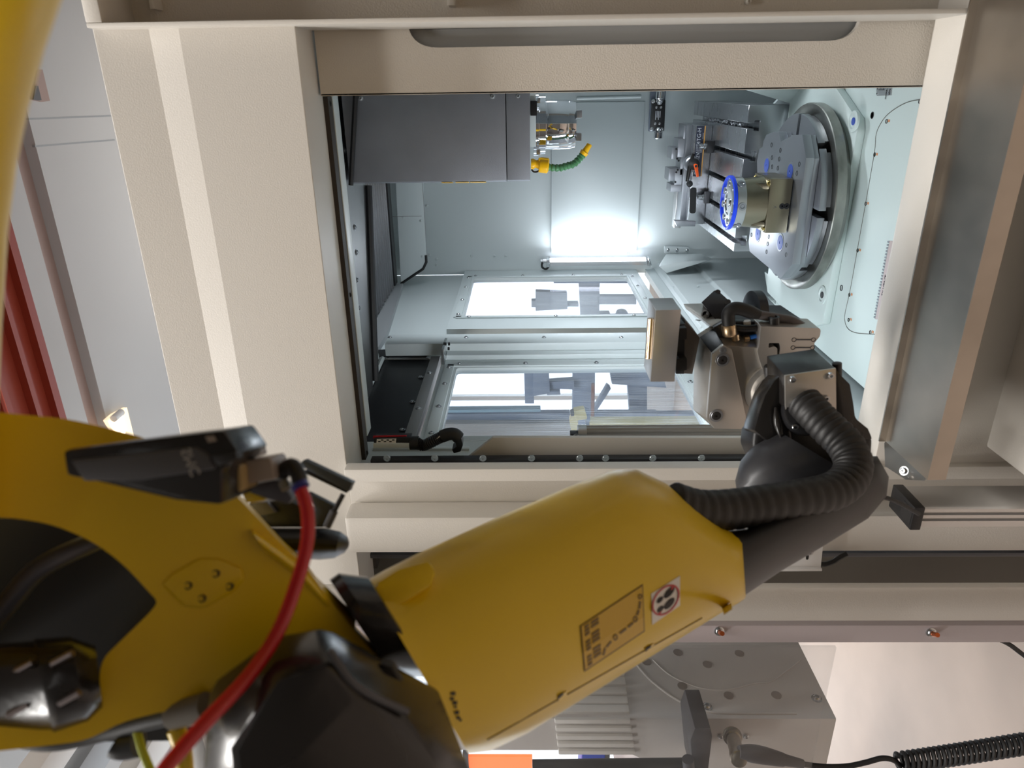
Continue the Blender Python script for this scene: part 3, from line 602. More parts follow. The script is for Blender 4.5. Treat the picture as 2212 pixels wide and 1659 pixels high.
# stepped jaws, along the bed
def jaw(x0p, x1p, xa, xb, name, yq=2.9, dep=.09):
    x1_, x0_ = P(1470, x0p, 'Y', yq).x, P(1470, x1p, 'Y', yq).x; z1_, z0_ = P(xa, 350, 'Y', yq).z, P(xb, 350, 'Y', yq).z
    return M().box(x0_, x1_, yq-dep*.4, yq+dep*.6, z0_, z1_).make(name, STEEL, vs, bev=.001)
for a in ((271, 300, 1468, 1500, 'end_stop'), (298, 338, 1458, 1500, 'jaw'), (317, 342, 1446, 1459, 'jaw_step'), (338, 376, 1466, 1500, 'slide'), (362, 398, 1456, 1500, 'jaw'), (362, 388, 1443, 1457, 'jaw_step'), (396, 412, 1449, 1500, 'jaw_step')): jaw(*a)
screws(vs, [P(x, y, 'Y', 2.862) for x, y in ((1461, 322), (1463, 343), (1466, 347), (1464, 367), (1461, 372), (1459, 393))], (0, -1, 0), .004, BLACK, style='hole')
M().box(P(1460, 490, 'Y', 2.95).x, P(1460, 412, 'Y', 2.95).x, 2.92, 2.97, P(1470, 450, 'Y', 2.95).z, P(1456, 450, 'Y', 2.95).z).make('guard', ALU, vs, bev=.002)
M().prism(PP([(1456, 476), (1503, 478), (1502, 489), (1462, 489)], 'Y', yfb-.004), (0, .02, 0)).make('end_plate', STEEL, vs, bev=.002)
sl_ = rpoly([(1491, 405), (1505, 405), (1503, 461), (1489, 461)], 6); M().prism(PP(sl_, 'Y', yfb-.0008), (0, .002, 0)).make('slot', RUBBER, vs)
# clamps
for k, (a, b_) in enumerate((((1513, 316), 1526), ((1510, 425), 1523))):
    c = V((P(1530, a[1], 'Y', yfb-.02).x, yfb-.02, ZT)); zt_ = P(a[0], a[1], 'Y', yfb-.03).z
    M().box(c.x-.021, c.x+.021, c.y-.03, c.y-.001, ZT+.0006, zt_-.02).make('clamp_block', DGREY if k else BLACK, vs, bev=.002)
    M().lathe((c.x, c.y-.006, zt_-.02), (0, 0, 1), [(0, .012), (.006, .012), (.008, .009), (.022, .009), (.024, .007)], 14).make('clamp_stud', ZINC, vs)
# crank handle and orange lever
hc = P(1500, 350, 'Y', yfb-.04)
M().lathe(P(1492, 353, 'Y', yfb), (0, -1, 0), [(-.01, .028), (.03, .028), (.034, .024)], 24).make('hub', STEEL, vs)
M().lathe(P(1499, 354, 'Y', yfb-.05), (-.15, -1, 0), [(-.02, .012), (.0, .02), (.008, .02), (.012, .01)], 18).make('hub_cap', BLACK, vs)
M().tube(PP([(1498, 332), (1493, 348), (1489, 365), (1484, 392)], 'Y', yfb-.045), [.005, .0075, .008, .006], 10).make('crank_arm', BLACKG, vs)
M().lathe(P(1489, 397, 'Y', yfb-.045), (.1, -1, .1), [(-.01, .010), (.012, .012), (.014, .009)], 16).make('crank_knob', BLACK, vs)
M().prism(PP(rpoly([(1498, 354), (1507, 354), (1510, 382), (1505, 383)], [4, 4, 1.5, 1.5]), 'Y', yfb-.066), (0, .006, 0)).make('orange_lever', ORANGE, vs, bev=.0015)
screws(vs, PP([(1503.5, 359)], 'Y', yfb-.066), (0, -1, 0), .0035, BLACK)

# ------------------------------------------------------------------ cradle, rotary table
RC = V((-.299, 2.06, 0)); ZR0 = -.80
crd = thing('trunnion_cradle', 'pale green cast cradle carrying the rotary table above the sill', 'cradle', (-.3, 1.8, -1.1))
ZC = -.838
oc = [P(x, y, 'Z', ZC) for x, y in ((1655, 640), (1738, 726), (1884, 728), (1960, 700))]
yfr = 1.33
lft = oc[1].x
top = [V((oc[0].x, oc[0].y, ZC)), V((oc[1].x, oc[1].y, ZC)), V((lft, yfr, ZC)), V((.5, yfr, ZC)), V((.5, 2.3, ZC)), V((oc[0].x, 2.3, ZC))]
M().prism(top, (0, 0, -.045)).make('top_casting', CAST, crd, bev=.004)
bt = [V((p.x+(.012 if p.x < -.2 else 0), p.y+(.0), ZC-.045)) for p in top]; M().prism(bt, (0, 0, -.2)).make('base_casting', INNER, crd, bev=.003)
# raised pad round the table
pad = [P(x, y, 'Z', ZC+.014) for x, y in ((1800, 189), (1812, 189), (1857, 256), (1858, 283), (1783, 700), (1740, 712), (1662, 632), (1655, 585))]
pad = [V((p.x, p.y, ZC)) for p in pad]; pad[0] = V((pad[1].x, 2.35, ZC)); pad = [V((pad[1].x+.3, 2.35, ZC)), V((pad[1].x+.3, pad[1].y, ZC))]+pad[1:]+[V((pad[-1].x, 2.35, ZC))]
M().prism(pad, (0, 0, .022)).make('pad', CAST, crd, bev=.006)
for q in ((1845, 262), (1777, 637)):
    p = P(*q, 'Z', ZC+.022); M().lathe((p.x, p.y, ZC+.02), (0, 0, 1), [(0, .026), (.005, .025), (.006, .018), (.003, .016)], 24).make('boss', CAST, crd)
    M().lathe((p.x, p.y, ZC+.021), (0, 0, 1), [(0, .009), (.004, .009)], 16).make('plug', BLUEC if q[0] > 1800 else BLACK, crd)
# ribs behind on the right
M().hull([V((x, y, z)) for x, y, z in ((.0, 2.36, -.62), (.25, 2.36, -.5), (.25, 2.36, -.83), (-.06, 2.36, -.83), (.25, 2.1, -.83), (.05, 2.14, -.83), (.12, 2.3, -.62))]).make('side_rib', CAST, crd, bev=.01)
sm = P(1988, 216, 'Z', ZC+.001)
seam = spline([tuple(P(x, y, 'Z', ZC)) for x, y in ((2010, 214), (1985, 215.5), (1960, 221), (1935, 234), (1915, 250), (1902, 268), (1893, 290), (1889, 330), (1870, 440), (1852, 541), (1838, 620), (1826, 675), (1825, 692), (1832, 710), (1850, 719), (1890, 722), (1930, 722))], 6)
M().tube(seam, .0011, 6).make('cover_seam', mat('seam_dark_grey', (110, 112, 104), .7), crd)  # dark line along the cover joint
screws(crd, [P(x, y, 'Z', ZC+.0005) for x, y in ((1915, 262), (1889, 334), (1870, 440), (1852.5, 541), (1834.6, 637), (1833, 691), (1880, 718), (1987, 219))], (0, 0, 1), .005, INK, name='bolt_hole', style='hole')
screws(crd, [P(x, y, 'Z', ZC+.0005) for x, y in ((1884, 249), (1817.5, 622))], (0, 0, 1), .008, INK, name='bolt_hole', style='hole')
for x, y in ((1915, 262), (1889, 334), (1870, 440), (1852.5, 541), (1834.6, 637), (1833, 691), (1880, 718)):
    p = P(x+5.5, y-1, 'Z', ZC); M().box(p.x-.0028, p.x+.0028, p.y-.004, p.y+.004, ZC, ZC+.0006).make('orange_mark', mat('orange_mark', (216, 150, 106), .6) if 'orange_mark' not in bpy.data.materials else bpy.data.materials['orange_mark'], crd)
np_ = PP([(1893, 175), (1929, 175), (1925, 206), (1894, 207)], 'Z', ZC+.001); npl = M().prism([V((p.x, p.y, ZC)) for p in np_], (0, 0, .0015)).make('name_plate', ALU, crd)
p = P(1903.5, 188, 'Z', ZC+.002); text(npl, 'S', (p.x, p.y, ZC+.0018), (1, 0, 0), (0, 1, 0), .018, INK)
for i, (a, b_) in enumerate((((1897, 181), (1897.6, 194)), ((1911, 180), (1910.5, 194)))):
    p, q = P(*a, 'Z', ZC+.002), P(*b_, 'Z', ZC+.002); M().box(q.x, p.x, p.y-.0008, p.y+.0008, ZC+.001, ZC+.002).make('print', INK, crd)
p, q = P(1897.6, 194, 'Z', ZC+.002), P(1910.5, 194, 'Z', ZC+.002); M().box(q.x-.0008, q.x+.0008, q.y, p.y, ZC+.001, ZC+.002).make('print', INK, crd)
p = P(1918, 191, 'Z', ZC+.002); text(npl, 'MODEL 1800W', (p.x, p.y+.004, ZC+.0018), (1, 0, 0), (0, 1, 0), .007, INK); text(npl, 'S/N 7 8', (p.x, p.y-.010, ZC+.0018), (1, 0, 0), (0, 1, 0), .009, INK)
screws(crd, [V((P(x, y, 'Z', ZC).x, P(x, y, 'Z', ZC).y, ZC+.0015)) for x, y in ((1897, 202), (1920, 202))], (0, 0, 1), .003)
# floor of the pocket left of the cradle
M().prism([V((-.73, 1.40, -1.09)), V((-.73, 2.3, -1.09)), V((.4, 2.3, -1.09)), V((.4, 1.40, -1.09))], (0, 0, -.02)).make('tray_floor', CAST, crd)
# air knife with teeth
q = [P(x, y, 'Z', ZC+.03) for x, y in ((1921, 520), (1935, 520), (1905, 690), (1890, 690))]
ak = thing('air_knife', 'flat pinkish air blade with a row of fine teeth behind the sill', 'nozzle', q[0]-V((0, 0, .03)))
akb = M().prism([V((p.x, p.y, ZC+.0006)) for p in q], (0, 0, .0294)).make('body', mat('pale_pink_metal', (196, 180, 177), .4, metal=.2), ak, bev=.0015)
for k in range(26):
    p = q[0].lerp(q[3], (k+.5)/26); piece_ = M().box(p.x-.0018, p.x+.0018, p.y, p.y+.008, ZC+.012, ZC+.030).make('tooth', STEEL, ak) if k == 0 else None
    if k == 0: proto = piece_; base_p = p.copy()
    else:
        o = proto.copy(); o.name = 'tooth'; col.objects.link(o); o.parent = ak; o.location = V((p.x-base_p.x, p.y-base_p.y, 0))
p = q[0].lerp(q[3], .56)*.5+q[1].lerp(q[2], .56)*.5; text(akb, 'SILVENT', (p.x, p.y, ZC+.0305), q[0]-q[3], (0, 1, 0), .013, INK)

rt = thing('rotary_table', 'round steel rotary table with radial slots on the pale cradle', 'rotary table', (RC.x, RC.y, ZC+.022))
M().lathe(RC, (0, 0, 1), [(ZC+.0228, .235), (ZR0, .252), (ZR0+.001, .253), (ZR0+.024, .253), (ZR0+.026, .251), (ZR0+.026, .238), (ZR0+.024, .235), (ZR0+.024, .05)], 96).make('base_ring', RUSTY, rt)
NS = 8; a0 = math.atan2(P(1800, 378, 'Z', ZR0+.03).y-RC.y, P(1800, 378, 'Z', ZR0+.03).x-RC.x); a1 = math.atan2(P(1785, 462, 'Z', ZR0+.03).y-RC.y, P(1785, 462, 'Z', ZR0+.03).x-RC.x)
print('slot angles', math.degrees(a0), math.degrees(a1))
def sector(k, r, gap, z0, z1):
    s, e = a1+k*2*math.pi/NS, a1+(k+1)*2*math.pi/NS; pts = []
    g1 = math.asin(gap/r)
    pts += [(r*math.cos(s+g1+(e-s-2*g1)*i/14), r*math.sin(s+g1+(e-s-2*g1)*i/14)) for i in range(15)]
    g2 = math.asin(gap/.06); pts += [(.06*math.cos(e-g2), .06*math.sin(e-g2)), (.06*math.cos(s+g2), .06*math.sin(s+g2))]
    return M().prism([RC+V((x, y, z0)) for x, y in pts], (0, 0, z1-z0))
for k in range(NS):
    sector(k, .222, .017, ZR0+.024, ZR0+.036).make('lower_segment', STEEL, rt, bev=.0008, seg=1)
    sector(k, .226, .009, ZR0+.036, ZR0+.054).make('table_segment', STEEL, rt, bev=.001)
M().lathe(RC, (0, 0, 1), [(ZR0+.02, .07), (ZR0+.053, .07), (ZR0+.053, .02)], 40).make('centre', STEEL, rt)
screws(rt, [RC+V((.246*math.cos(a), .246*math.sin(a), ZR0+.025)) for a in (math.radians(d) for d in range(10, 370, 24))], (0, 0, 1), .003, BLACK, style='hole')

# pallet plate
ZP = ZR0+.054+.036
pl = thing('pallet_plate', 'steel pallet plate with jagged notch and blue plugs on the rotary table', 'plate', (RC.x, RC.y, ZR0+.054))
o_ = z3((920, 400), (975, 378), (1018, 378), (1032, 456), (1060, 440), (1066, 432), (1082, 432), (1090, 420), (1106, 420), (1114, 404), (1200, 400), (1230, 582), (1120, 1412), (1035, 1518), (790, 1312), (782, 1230), (850, 700), (848, 600), (866, 510), (890, 495), (898, 450))
pp_ = [P(x, y, 'Z', ZP) for x, y in o_]
M().prism(pp_, (0, 0, -.022)).make('plate', STEEL, pl, bev=.0012, smooth=22)
M().prism([p+V((0, 0, -.0225)) for p in [RC*1+(p-RC)*.992 for p in pp_]] and [V((RC.x+(p.x-RC.x)*.99, RC.y+(p.y-RC.y)*.99, ZP-.0222)) for p in pp_], (0, 0, -.0128)).make('base_plate', STEEL, pl, bev=.0008)
for x, y in z3((925, 640), (1108, 690), (856, 1172), (1030, 1240)):
    p = P(x, y, 'Z', ZP); M().lathe((p.x, p.y, ZP-.002), (0, 0, 1), [(0, .0255), (.0028, .0255), (.0032, .0235), (.0025, .0195)], 28).make('bushing', STEEL, pl)
    M().lathe((p.x, p.y, ZP-.001), (0, 0, 1), [(0, .0205), (.0026, .020), (.003, .004), (.002, .003)], 24).make('plug', BLUEC, pl)
hz_ = [(p.x, p.y, ZP+.0002) for p in (P(x, y, 'Z', ZP) for x, y in z3((962, 480), (1031, 522), (965, 578), (1022, 590), (966, 650), (1011, 660), (1178, 630), (1160, 700), (806, 1180), (932, 1250), (1076, 1260), (1075, 1335), (940, 1195), (923, 1312)))]
screws(pl, hz_, (0, 0, 1), .0065, BLACK, name='bolt_hole', style='hole')

# zero-point chuck
cc = P(1575, 438, 'Z', -.565); cc = V((cc.x, cc.y, 0))
zk = lambda px: P(px, 445, 'Y', cc.y-.06).z
ck = thing('zero_point_chuck', 'round clamping chuck with a bright blue ring on a square steel block', 'chuck', (cc.x, cc.y, ZP))
s = .071; zblk = ZP+.062
M().box(cc.x-s, cc.x+s, cc.y-s, cc.y+s, ZP+.0033, zblk).make('block', BRASSY, ck, bev=.003)
M().lathe(cc, (0, 0, 1), [(zblk-.004, .0705), (zblk+.006, .069), (zblk+.052, .0635), (zblk+.054, .0635)], 64).make('cone', BRASSY, ck)
M().lathe(cc, (0, 0, 1), [(zblk+.054, .0665), (zblk+.055, .068), (zblk+.078, .068), (zblk+.079, .066)], 64).make('collar', mat('satin_chrome', (206, 206, 206), .3, metal=1), ck)
zt_ = zblk+.079
M().lathe(cc, (0, 0, 1), [(zt_, .069), (zt_+.001, .0725), (zt_+.009, .0725), (zt_+.010, .071), (zt_+.010, .066), (zt_+.006, .0655)], 64, caps=False).make('blue_ring', BLUE, ck)
M().lathe(cc, (0, 0, 1), [(zt_, .067), (zt_+.006, .066), (zt_+.007, .064), (zt_+.007, .032), (zt_+.0045, .031), (zt_+.0045, .012), (zt_+.008, .011), (zt_+.008, .004)], 64).make('face', CHROME, ck)
for k in range(8):
    a = k*math.pi/4+.2; c = cc+V((.05*math.cos(a), .05*math.sin(a), zt_+.0065)); M().lathe(c, (0, 0, 1), [(0, .0095), (.0025, .009), (.0028, .003)], 14).make('pad', STEEL, ck)
for dx in (-.055, .0, .055):
    n = V((dx/.068, -math.sqrt(max(0, 1-(dx/.068)**2)), 0)); M().lathe(cc+n*.067+V((0, 0, zblk+.066)), n, [(0, .011), (.003, .0108), (.0032, .006), (.001, .004)], 18).make('port', STEEL, ck)
for a in (-2.4, -1.9, -1.3, -.8, -.2, .4):
    screws(ck, [cc+V((.078*math.cos(a), .078*math.sin(a), zblk+.0005))] if abs(math.cos(a)*.078) < .07 and abs(math.sin(a)*.078) < .07 else [cc+V((math.copysign(.06, math.cos(a)), math.copysign(.06, math.sin(a)), zblk))], (0, 0, 1), .0055, mat('brass_bolt', (206, 186, 120), .25, metal=1) if 'brass_bolt' not in bpy.data.materials else bpy.data.materials['brass_bolt'])
for dx in (-.050, .05):
    M().hull([cc+V((dx+e, -.045+f, z)) for e in (-.008, .008) for f, z in ((0, zblk), (-.018, zblk), (.008, zblk+.03))]).make('groove', BRASSY, ck, bev=.003)
screws(ck, [V((cc.x+.0, cc.y-s, ZP+h)) for h in (.012, .024)], (0, -1, 0), .006, BLACK, style='csk')
text(ck, 'V', (cc.x-.002, cc.y-s-.0005, ZP+.042), (1, 0, 0), (0, 0, 1), .012, DGREY)
M().box(cc.x+s-.03, cc.x+s-.012, cc.y-.01, cc.y+.012, zblk+.0, zblk+.02).make('valve', ZINC, ck, bev=.002)

# ================================================================== right loading door, slid open behind the post
YD = 1.292
dr = thing('loading_door', 'beige loading door with a long dark rounded window behind the post', 'door', (.1, YD, -.7))
xd = P(1140, 201, 'Y', YD).x; zt0, zb0 = z4-.004, -.72
outl = [V((xd, YD, zt0)), V((xd, YD, zb0)), V((.50, YD, zb0)), V((.50, YD, zt0))]
hole = PP(rpoly([(879, -160), (879, 104), (1864, 87), (1864, -160)], [70, 70, 78, 70], 8), 'Y', YD)
M().holed(outl, [hole], (0, .012, 0)).make('door_skin', BEIGE_D, dr)
M().box(xd, xd+.004, YD, YD+.05, zb0, zt0).make('edge_trim', INNER, dr, bev=.001)
M().box(xd+.02, .48, YD+.026, YD+.030, zb0+.02, zt0-.02).make('window_back', GREYP, dr)
q = PP([(870, 64), (870, 125), (1880, 110), (1880, 44)], 'Y', YD+.020); M().prism(q, (0, .006, 0)).make('inner_ledge', mat('pale_grey_paint', (186, 188, 188), .45), dr, bev=.001)
for a in (((900, -100), (900, 58), (1282, 54), (1282, -100)), ((1416, -100), (1416, 51), (1596, 47), (1596, -100))):
    q = PP(rpoly(a, 14), 'Y', YD+.019); M().prism(q, (0, .007, 0)).make('inner_plate', GREYP, dr, bev=.001)
screws(dr, PP([(1584, 33), (1425, 36)], 'Y', YD+.019), (0, -1, 0), .005, GREYP)

# ================================================================== objects outside the machine windows (seen through the panes)
def outx(label, name, cat, polys, Y, m, dep=.06, leg=None):
    t = thing(name, label, cat, P(*polys[0][1][0], 'Y', Y))
    for nm, pl_, dy, mm in [(q + (0, m))[:4] if len(q) == 2 else q for q in polys]:
        M().prism(PP(pl_, 'Y', Y+dy), (0, dep, 0)).make(nm, mm or m, t, bev=.003)
    if leg:
        lo = P(*leg, 'Y', Y+.03); M().box(lo.x-.03, lo.x+.03, Y+.005, Y+.055, FL, lo.z).make('stand', m, t, bev=.003)
    return t
SIL = mat('grey_blue_hazed', (128, 144, 170), .5)  # silhouette colour lightened to stand for window haze
SIL2 = mat('pale_grey_casting', (176, 186, 200), .5)
outx('tool holder arm on a grey post seen through the window beside the lamp', 'tool_arm', 'holder', [
    ('bracket', [(1132, 803), (1152, 803), (1154, 872), (1134, 872)], 0, SIL), ('clamp', [(1152, 800), (1186, 806), (1188, 850), (1152, 856)], -.02, SIL), ('fork', [(1160, 794), (1178, 796), (1178, 806), (1160, 806)], 0, SIL),
    ('arm', [(1186, 826), (1240, 822), (1240, 842), (1186, 840)], 0, SIL), ('grip', [(1180, 846), (1210, 845), (1211, 853), (1182, 854)], -.02, SIL), ('post', [(1238, 772), (1286, 772), (1284, 960), (1236, 960)], .04, SIL), ('pipe', [(1278, 830), (1285, 830), (1282, 960), (1276, 960)], .02, mat('rust_brown', (134, 92, 78), .6)), ('hook', [(1166, 773), (1190, 773), (1190, 784), (1166, 784)], 0, SIL)], 3.6, SIL, leg=(1262, 930))
outx('grey machine frame with a slanted brace behind the front window', 'press_frame', 'machine', [
    ('head', [(1312, 772), (1420, 772), (1440, 838), (1322, 830)], 0, SIL), ('brace', [(1312, 834), (1320, 840), (1288, 890), (1282, 886)], 0, SIL), ('base', [(1282, 893), (1420, 893), (1420, 920), (1282, 920)], 0, SIL), ('column', [(1356, 830), (1398, 832), (1398, 920), (1362, 920)], .05, SIL)], 3.9, SIL, leg=(1380, 900))
outx('yellow handled hand pump hanging beside the end of the ribbed lamp', 'yellow_pump', 'tool', [
    ('body', rpoly([(1240, 888), (1262, 884), (1268, 900), (1268, 906), (1248, 908), (1250, 926), (1266, 930), (1264, 944), (1236, 944), (1230, 910)], 3), 0, CREAM), ('nozzle', [(1232, 893), (1240, 890), (1241, 899), (1233, 900)], -.01, DGREY), ('hose', [(1264, 886), (1274, 890), (1276, 930), (1266, 930)], .02, SIL)], 2.0, CREAM, .03, leg=(1272, 925))
outx('grey drill press silhouette behind the far window', 'drill_press', 'machine', [
    ('head', [(1157, 630), (1225, 632), (1226, 668), (1157, 672)], 0, SIL2), ('motor', [(1148, 650), (1160, 650), (1160, 664), (1148, 664)], 0, SIL2), ('quill', [(1222, 655), (1250, 655), (1250, 663), (1222, 663)], .02, SIL2), ('column', [(1250, 600), (1296, 600), (1294, 712), (1256, 712)], 0, SIL2), ('table', [(1290, 640), (1375, 640), (1375, 658), (1290, 658)], 0, SIL2), ('cover', [(1196, 600), (1360, 600), (1368, 612), (1196, 612)], -.1, SIL)], 4.2, SIL2, leg=(1275, 690))
t = outx('round tank and bench low behind the far window', 'storage_tank', 'tank', [('tank', rpoly([(1332, 672), (1358, 672), (1362, 712), (1330, 712)], 12), 0, SIL2), ('bench', [(1270, 676), (1318, 676), (1318, 712), (1270, 712)], .0, SIL2)], 4.4, SIL2, leg=(1345, 695))
outx('grey work bench with cloths on it below the window light', 'work_bench', 'bench', [('top', [(960, 895), (1232, 893), (1232, 912), (958, 914)], 0, SIL), ('rail', [(960, 886), (1168, 884), (1168, 890), (960, 892)], .0, mat('pale_blue_paint', (150, 190, 214), .5)), ('panel', [(958, 916), (1236, 915), (1236, 965), (950, 968)], -.1, GREYP)], 4.0, SIL, leg=(1100, 958))

# ================================================================== robot
from mathutils.bvhtree import BVHTree
def tb(stations, prof, name, m, par, caps=True, bev=0, smooth=35, seg=2):
    """Loft whose cross-sections run from T to B in the picture plane and swell towards and away from the lens."""
    rings = []
    for T, B, d, h in stations:
        dT, dB = d if isinstance(d, tuple) else (d, d)
        rings.append([C(T[0]+(B[0]-T[0])*t, T[1]+(B[1]-T[1])*t, dT+(dB-dT)*t-h*o) for t, o in prof])
    return M().loft(rings, caps).make(name, m, par, bev=bev, smooth=smooth, seg=seg)
ROUND = [(.5-.5*math.cos(a), math.sin(a)) for a in (2*math.pi*k/20 for k in range(20))]
def solid(pts, d, dep, name, m, par, bev=.002, seg=2):     # outline at depth d, dep thick away from the lens
    ps = [C(p[0], p[1], p[2] if len(p) > 2 else d) for p in pts]
    return M().prism(ps, FW*dep).make(name, m, par, bev=bev, seg=seg)
def hullp(pts, name, m, par, bev=.002): return M().hull([C(*p) for p in pts]).make(name, m, par, bev=bev)
def tubep(pts, r, name, m, par, n=12, k=6):
    sp_ = spline([tuple(C(*p[:3]))+((p[3],) if len(p) > 3 else (r,)) for p in pts], k)
    return M().tube([q[:3] for q in sp_], [q[3] for q in sp_], n).make(name, m, par)

base_xy = V((.85, -.35, FL))
rb = thing('robot_arm', 'yellow industrial robot arm with black wrist reaching into the machine', 'robot', base_xy)
half = [(0, 0), (.015, .25), (.06, .5), (.16, .75), (.30, .93), (.46, 1.0), (.64, 1.0), (.80, .9), (.915, .66), (.97, .4), (.993, .2)]
FP = half+[(1, 0)]+[(t, -o) for t, o in half[:0:-1]]
st = [((792, 1254), (1012, 1628), .56, .070), ((830, 1232), (1060, 1622), .58, .078), ((900, 1197), (1140, 1584), .60, .082), ((1060, 1124), (1262, 1508), .65, .084), ((1220, 1055), (1402, 1421), .70, .084), ((1320, 1016), (1500, 1360), .735, .082), ((1375, 1014), (1540, 1335), .752, .08), ((1440, 1045), (1572, 1316), .772, .077), ((1500, 1096), (1595, 1303), .785, .073), ((1560, 1140), (1608, 1294), .797, .066), ((1602, 1158), (1611, 1288), .803, .06)]
fore = tb(st, FP, 'forearm_cover', YELLOW, rb, bev=.0)
bm_ = bmesh.new(); bm_.from_mesh(fore.data); bvh = BVHTree.FromBMesh(bm_); bm_.free(); fo_ = V(rb['_o'])
def hit(px, py, lift=.0012):
    d = ray(px, py).normalized(); r = bvh.ray_cast(-fo_, d); return (r[0]+fo_ if r[0] else C(px, py, .62))-d*lift
def decal(pts, name, m, lift=.0012, par=None):
    ps = [hit(x, y, lift) for x, y in pts]; return M().prism(ps, FW*.0006).make(name, m, par or rb, smooth=0)
def ringdecal(c, rx, ry, ang, w, name, m, lift, par=None):
    ps = []; n = 28
    ca, sa = math.cos(ang), math.sin(ang)
    e = lambda k, s: hit(c[0]+(math.cos(k)*rx*ca-math.sin(k)*ry*sa)*s, c[1]+(math.cos(k)*rx*sa+math.sin(k)*ry*ca)*s, lift)
    rings = [[e(2*math.pi*i/n, 1), e(2*math.pi*i/n, w)] for i in range(n+1)]
    q = M()
    for a, b_ in zip(rings, rings[1:]): q.prism([a[0], a[1], b_[1], b_[0]], FW*.0005)
    return q.make(name, m, par or rb, smooth=0)
# rating label
L4 = [(1253, 1352), (1389, 1262), (1393, 1364), (1262, 1452)]
def uv(u, v):
    a = [L4[0][i]+(L4[1][i]-L4[0][i])*u for i in (0, 1)]; b_ = [L4[3][i]+(L4[2][i]-L4[3][i])*u for i in (0, 1)]; return (a[0]+(b_[0]-a[0])*v, a[1]+(b_[1]-a[1])*v)
def gdecal(f, name, m, lift, n=10, par=None):     # a sticker that follows the curved cover
    q = M(); g_ = [[hit(*f(i/n, j/n), lift) for i in range(n+1)] for j in range(n+1)]
    for j in range(n):
        for i in range(n): q.prism([g_[j][i], g_[j][i+1], g_[j+1][i+1], g_[j+1][i]], FW*.0003)
    return q.make(name, m, par or rb, smooth=30)
gdecal(uv, 'label_border', OLIVED, .0010)
rl = gdecal(lambda u, v: uv(.02+.965*u, .03+.94*v), 'rating_label', OLIVE, .0016)
for i in range(11):
    v0 = .07+i*.082
    for u0, u1 in ((.07, .14), (.17, .29)):
        if (i+int(u0*10)) % 4 != 3: decal([uv(u0, v0), (uv(u1, v0)), uv(u1, v0+.055), uv(u0, v0+.055)], 'print', OLIVED, .0024, rl)
for u, v, r in ((.95, .22, 6), (.86, .62, 7), (.53, .72, 7)):
    x, y = uv(u, v); ringdecal((x, y), r*.7, r, .2, .55, 'print', OLIVED, .0024, rl)
for a, b_ in (((.95, .32), (.93, .46)), ((.92, .48), (.89, .56)), ((.82, .66), (.74, .69)), ((.71, .69), (.60, .70)), ((.46, .74), (.38, .80)), ((.36, .8), (.32, .92))):
    (x0, y0), (x1, y1) = uv(*a), uv(*b_); n = math.hypot(x1-x0, y1-y0); nx, ny = -(y1-y0)/n*2.2, (x1-x0)/n*2.2
    decal([(x0+nx, y0+ny), (x1+nx, y1+ny), (x1-nx, y1-ny), (x0-nx, y0-ny)], 'print', OLIVED, .0024, rl)
# no-stepping sticker
ns = gdecal(lambda u, v: ((1407+62*u)*(1-v)+(1409+60*u)*v, (1283-39*u)*(1-v)+(1350-42*u)*v), 'no_step_sticker', WHITE, .0010)
def sole(c, l, w, ang, n=14): return [(c[0]+math.cos(k)*l*math.cos(ang)-math.sin(k)*w*math.sin(ang), c[1]+math.cos(k)*l*math.sin(ang)+math.sin(k)*w*math.cos(ang)) for k in (2*math.pi*i/n for i in range(n))]
for c, l, w in (((1446, 1280), 16, 6.5), ((1426, 1296), 9, 4.5), ((1446, 1304), 16, 6.5), ((1427, 1316), 9, 4.5)): decal(sole(c, l, w, -.85), 'footprint', INK, .0020, ns)
ringdecal((1438.5, 1296.5), 38, 24, -.93, .9, 'red_ring', INKR, .0026, ns)
decal([(1422, 1328), (1454, 1263), (1457, 1265), (1425, 1330)], 'red_slash', INKR, .0028, ns)
# seam, pockets, marks
for a, b_ in (((1320, 1446), (1516, 1335)), ((1052, 1598), (1320, 1446))):
    ps = [hit(a[0]+(b_[0]-a[0])*i/8, a[1]+(b_[1]-a[1])*i/8, .0004) for i in range(9)]; M().tube(ps, .0007, 6).make('cover_seam', OLIVED, rb)
for x, y in ((1401, 1400), (1212, 1503), (1568, 1312)):
    decal([(x-8, y+2), (x+12, y-10), (x+14, y+4), (x-4, y+16)], 'screw_pocket', YELLOW, .003); decal([(x-6, y+1), (x+6, y-7), (x+4, y-1), (x-6, y+8)], 'pocket_hole', INK, .0042)
for i, (x, y, s) in enumerate(((979, 1499, 5), (977, 1510, 4), (983, 1519, 5), (984, 1528, 3), (987, 1540, 5), (990, 1551, 4), (995, 1556, 3))):
    decal([(x-s, y-s*.7), (x+s, y-s*.9), (x+s*.9, y+s*.7), (x-s, y+s*.6)], 'print', INK, .0012)
# raised nose pad near the elbow end, triangular highlight facet
hullp([(805, 1262, .52), (860, 1228, .53), (925, 1210, .535), (942, 1235, .53), (930, 1268, .524), (850, 1318, .515), (820, 1300, .515), (860, 1270, .60), (925, 1240, .60), (850, 1300, .60)], 'raised_boss', YELLOW, rb, bev=.004)
# elbow ring
tb([((712, 1252), (850, 1466), .545, .055), ((732, 1238), (878, 1462), .55, .06), ((794, 1246), (926, 1462), .555, .06), ((804, 1258), (932, 1462), .557, .058)], ROUND, 'elbow_ring', BLACKG, rb)
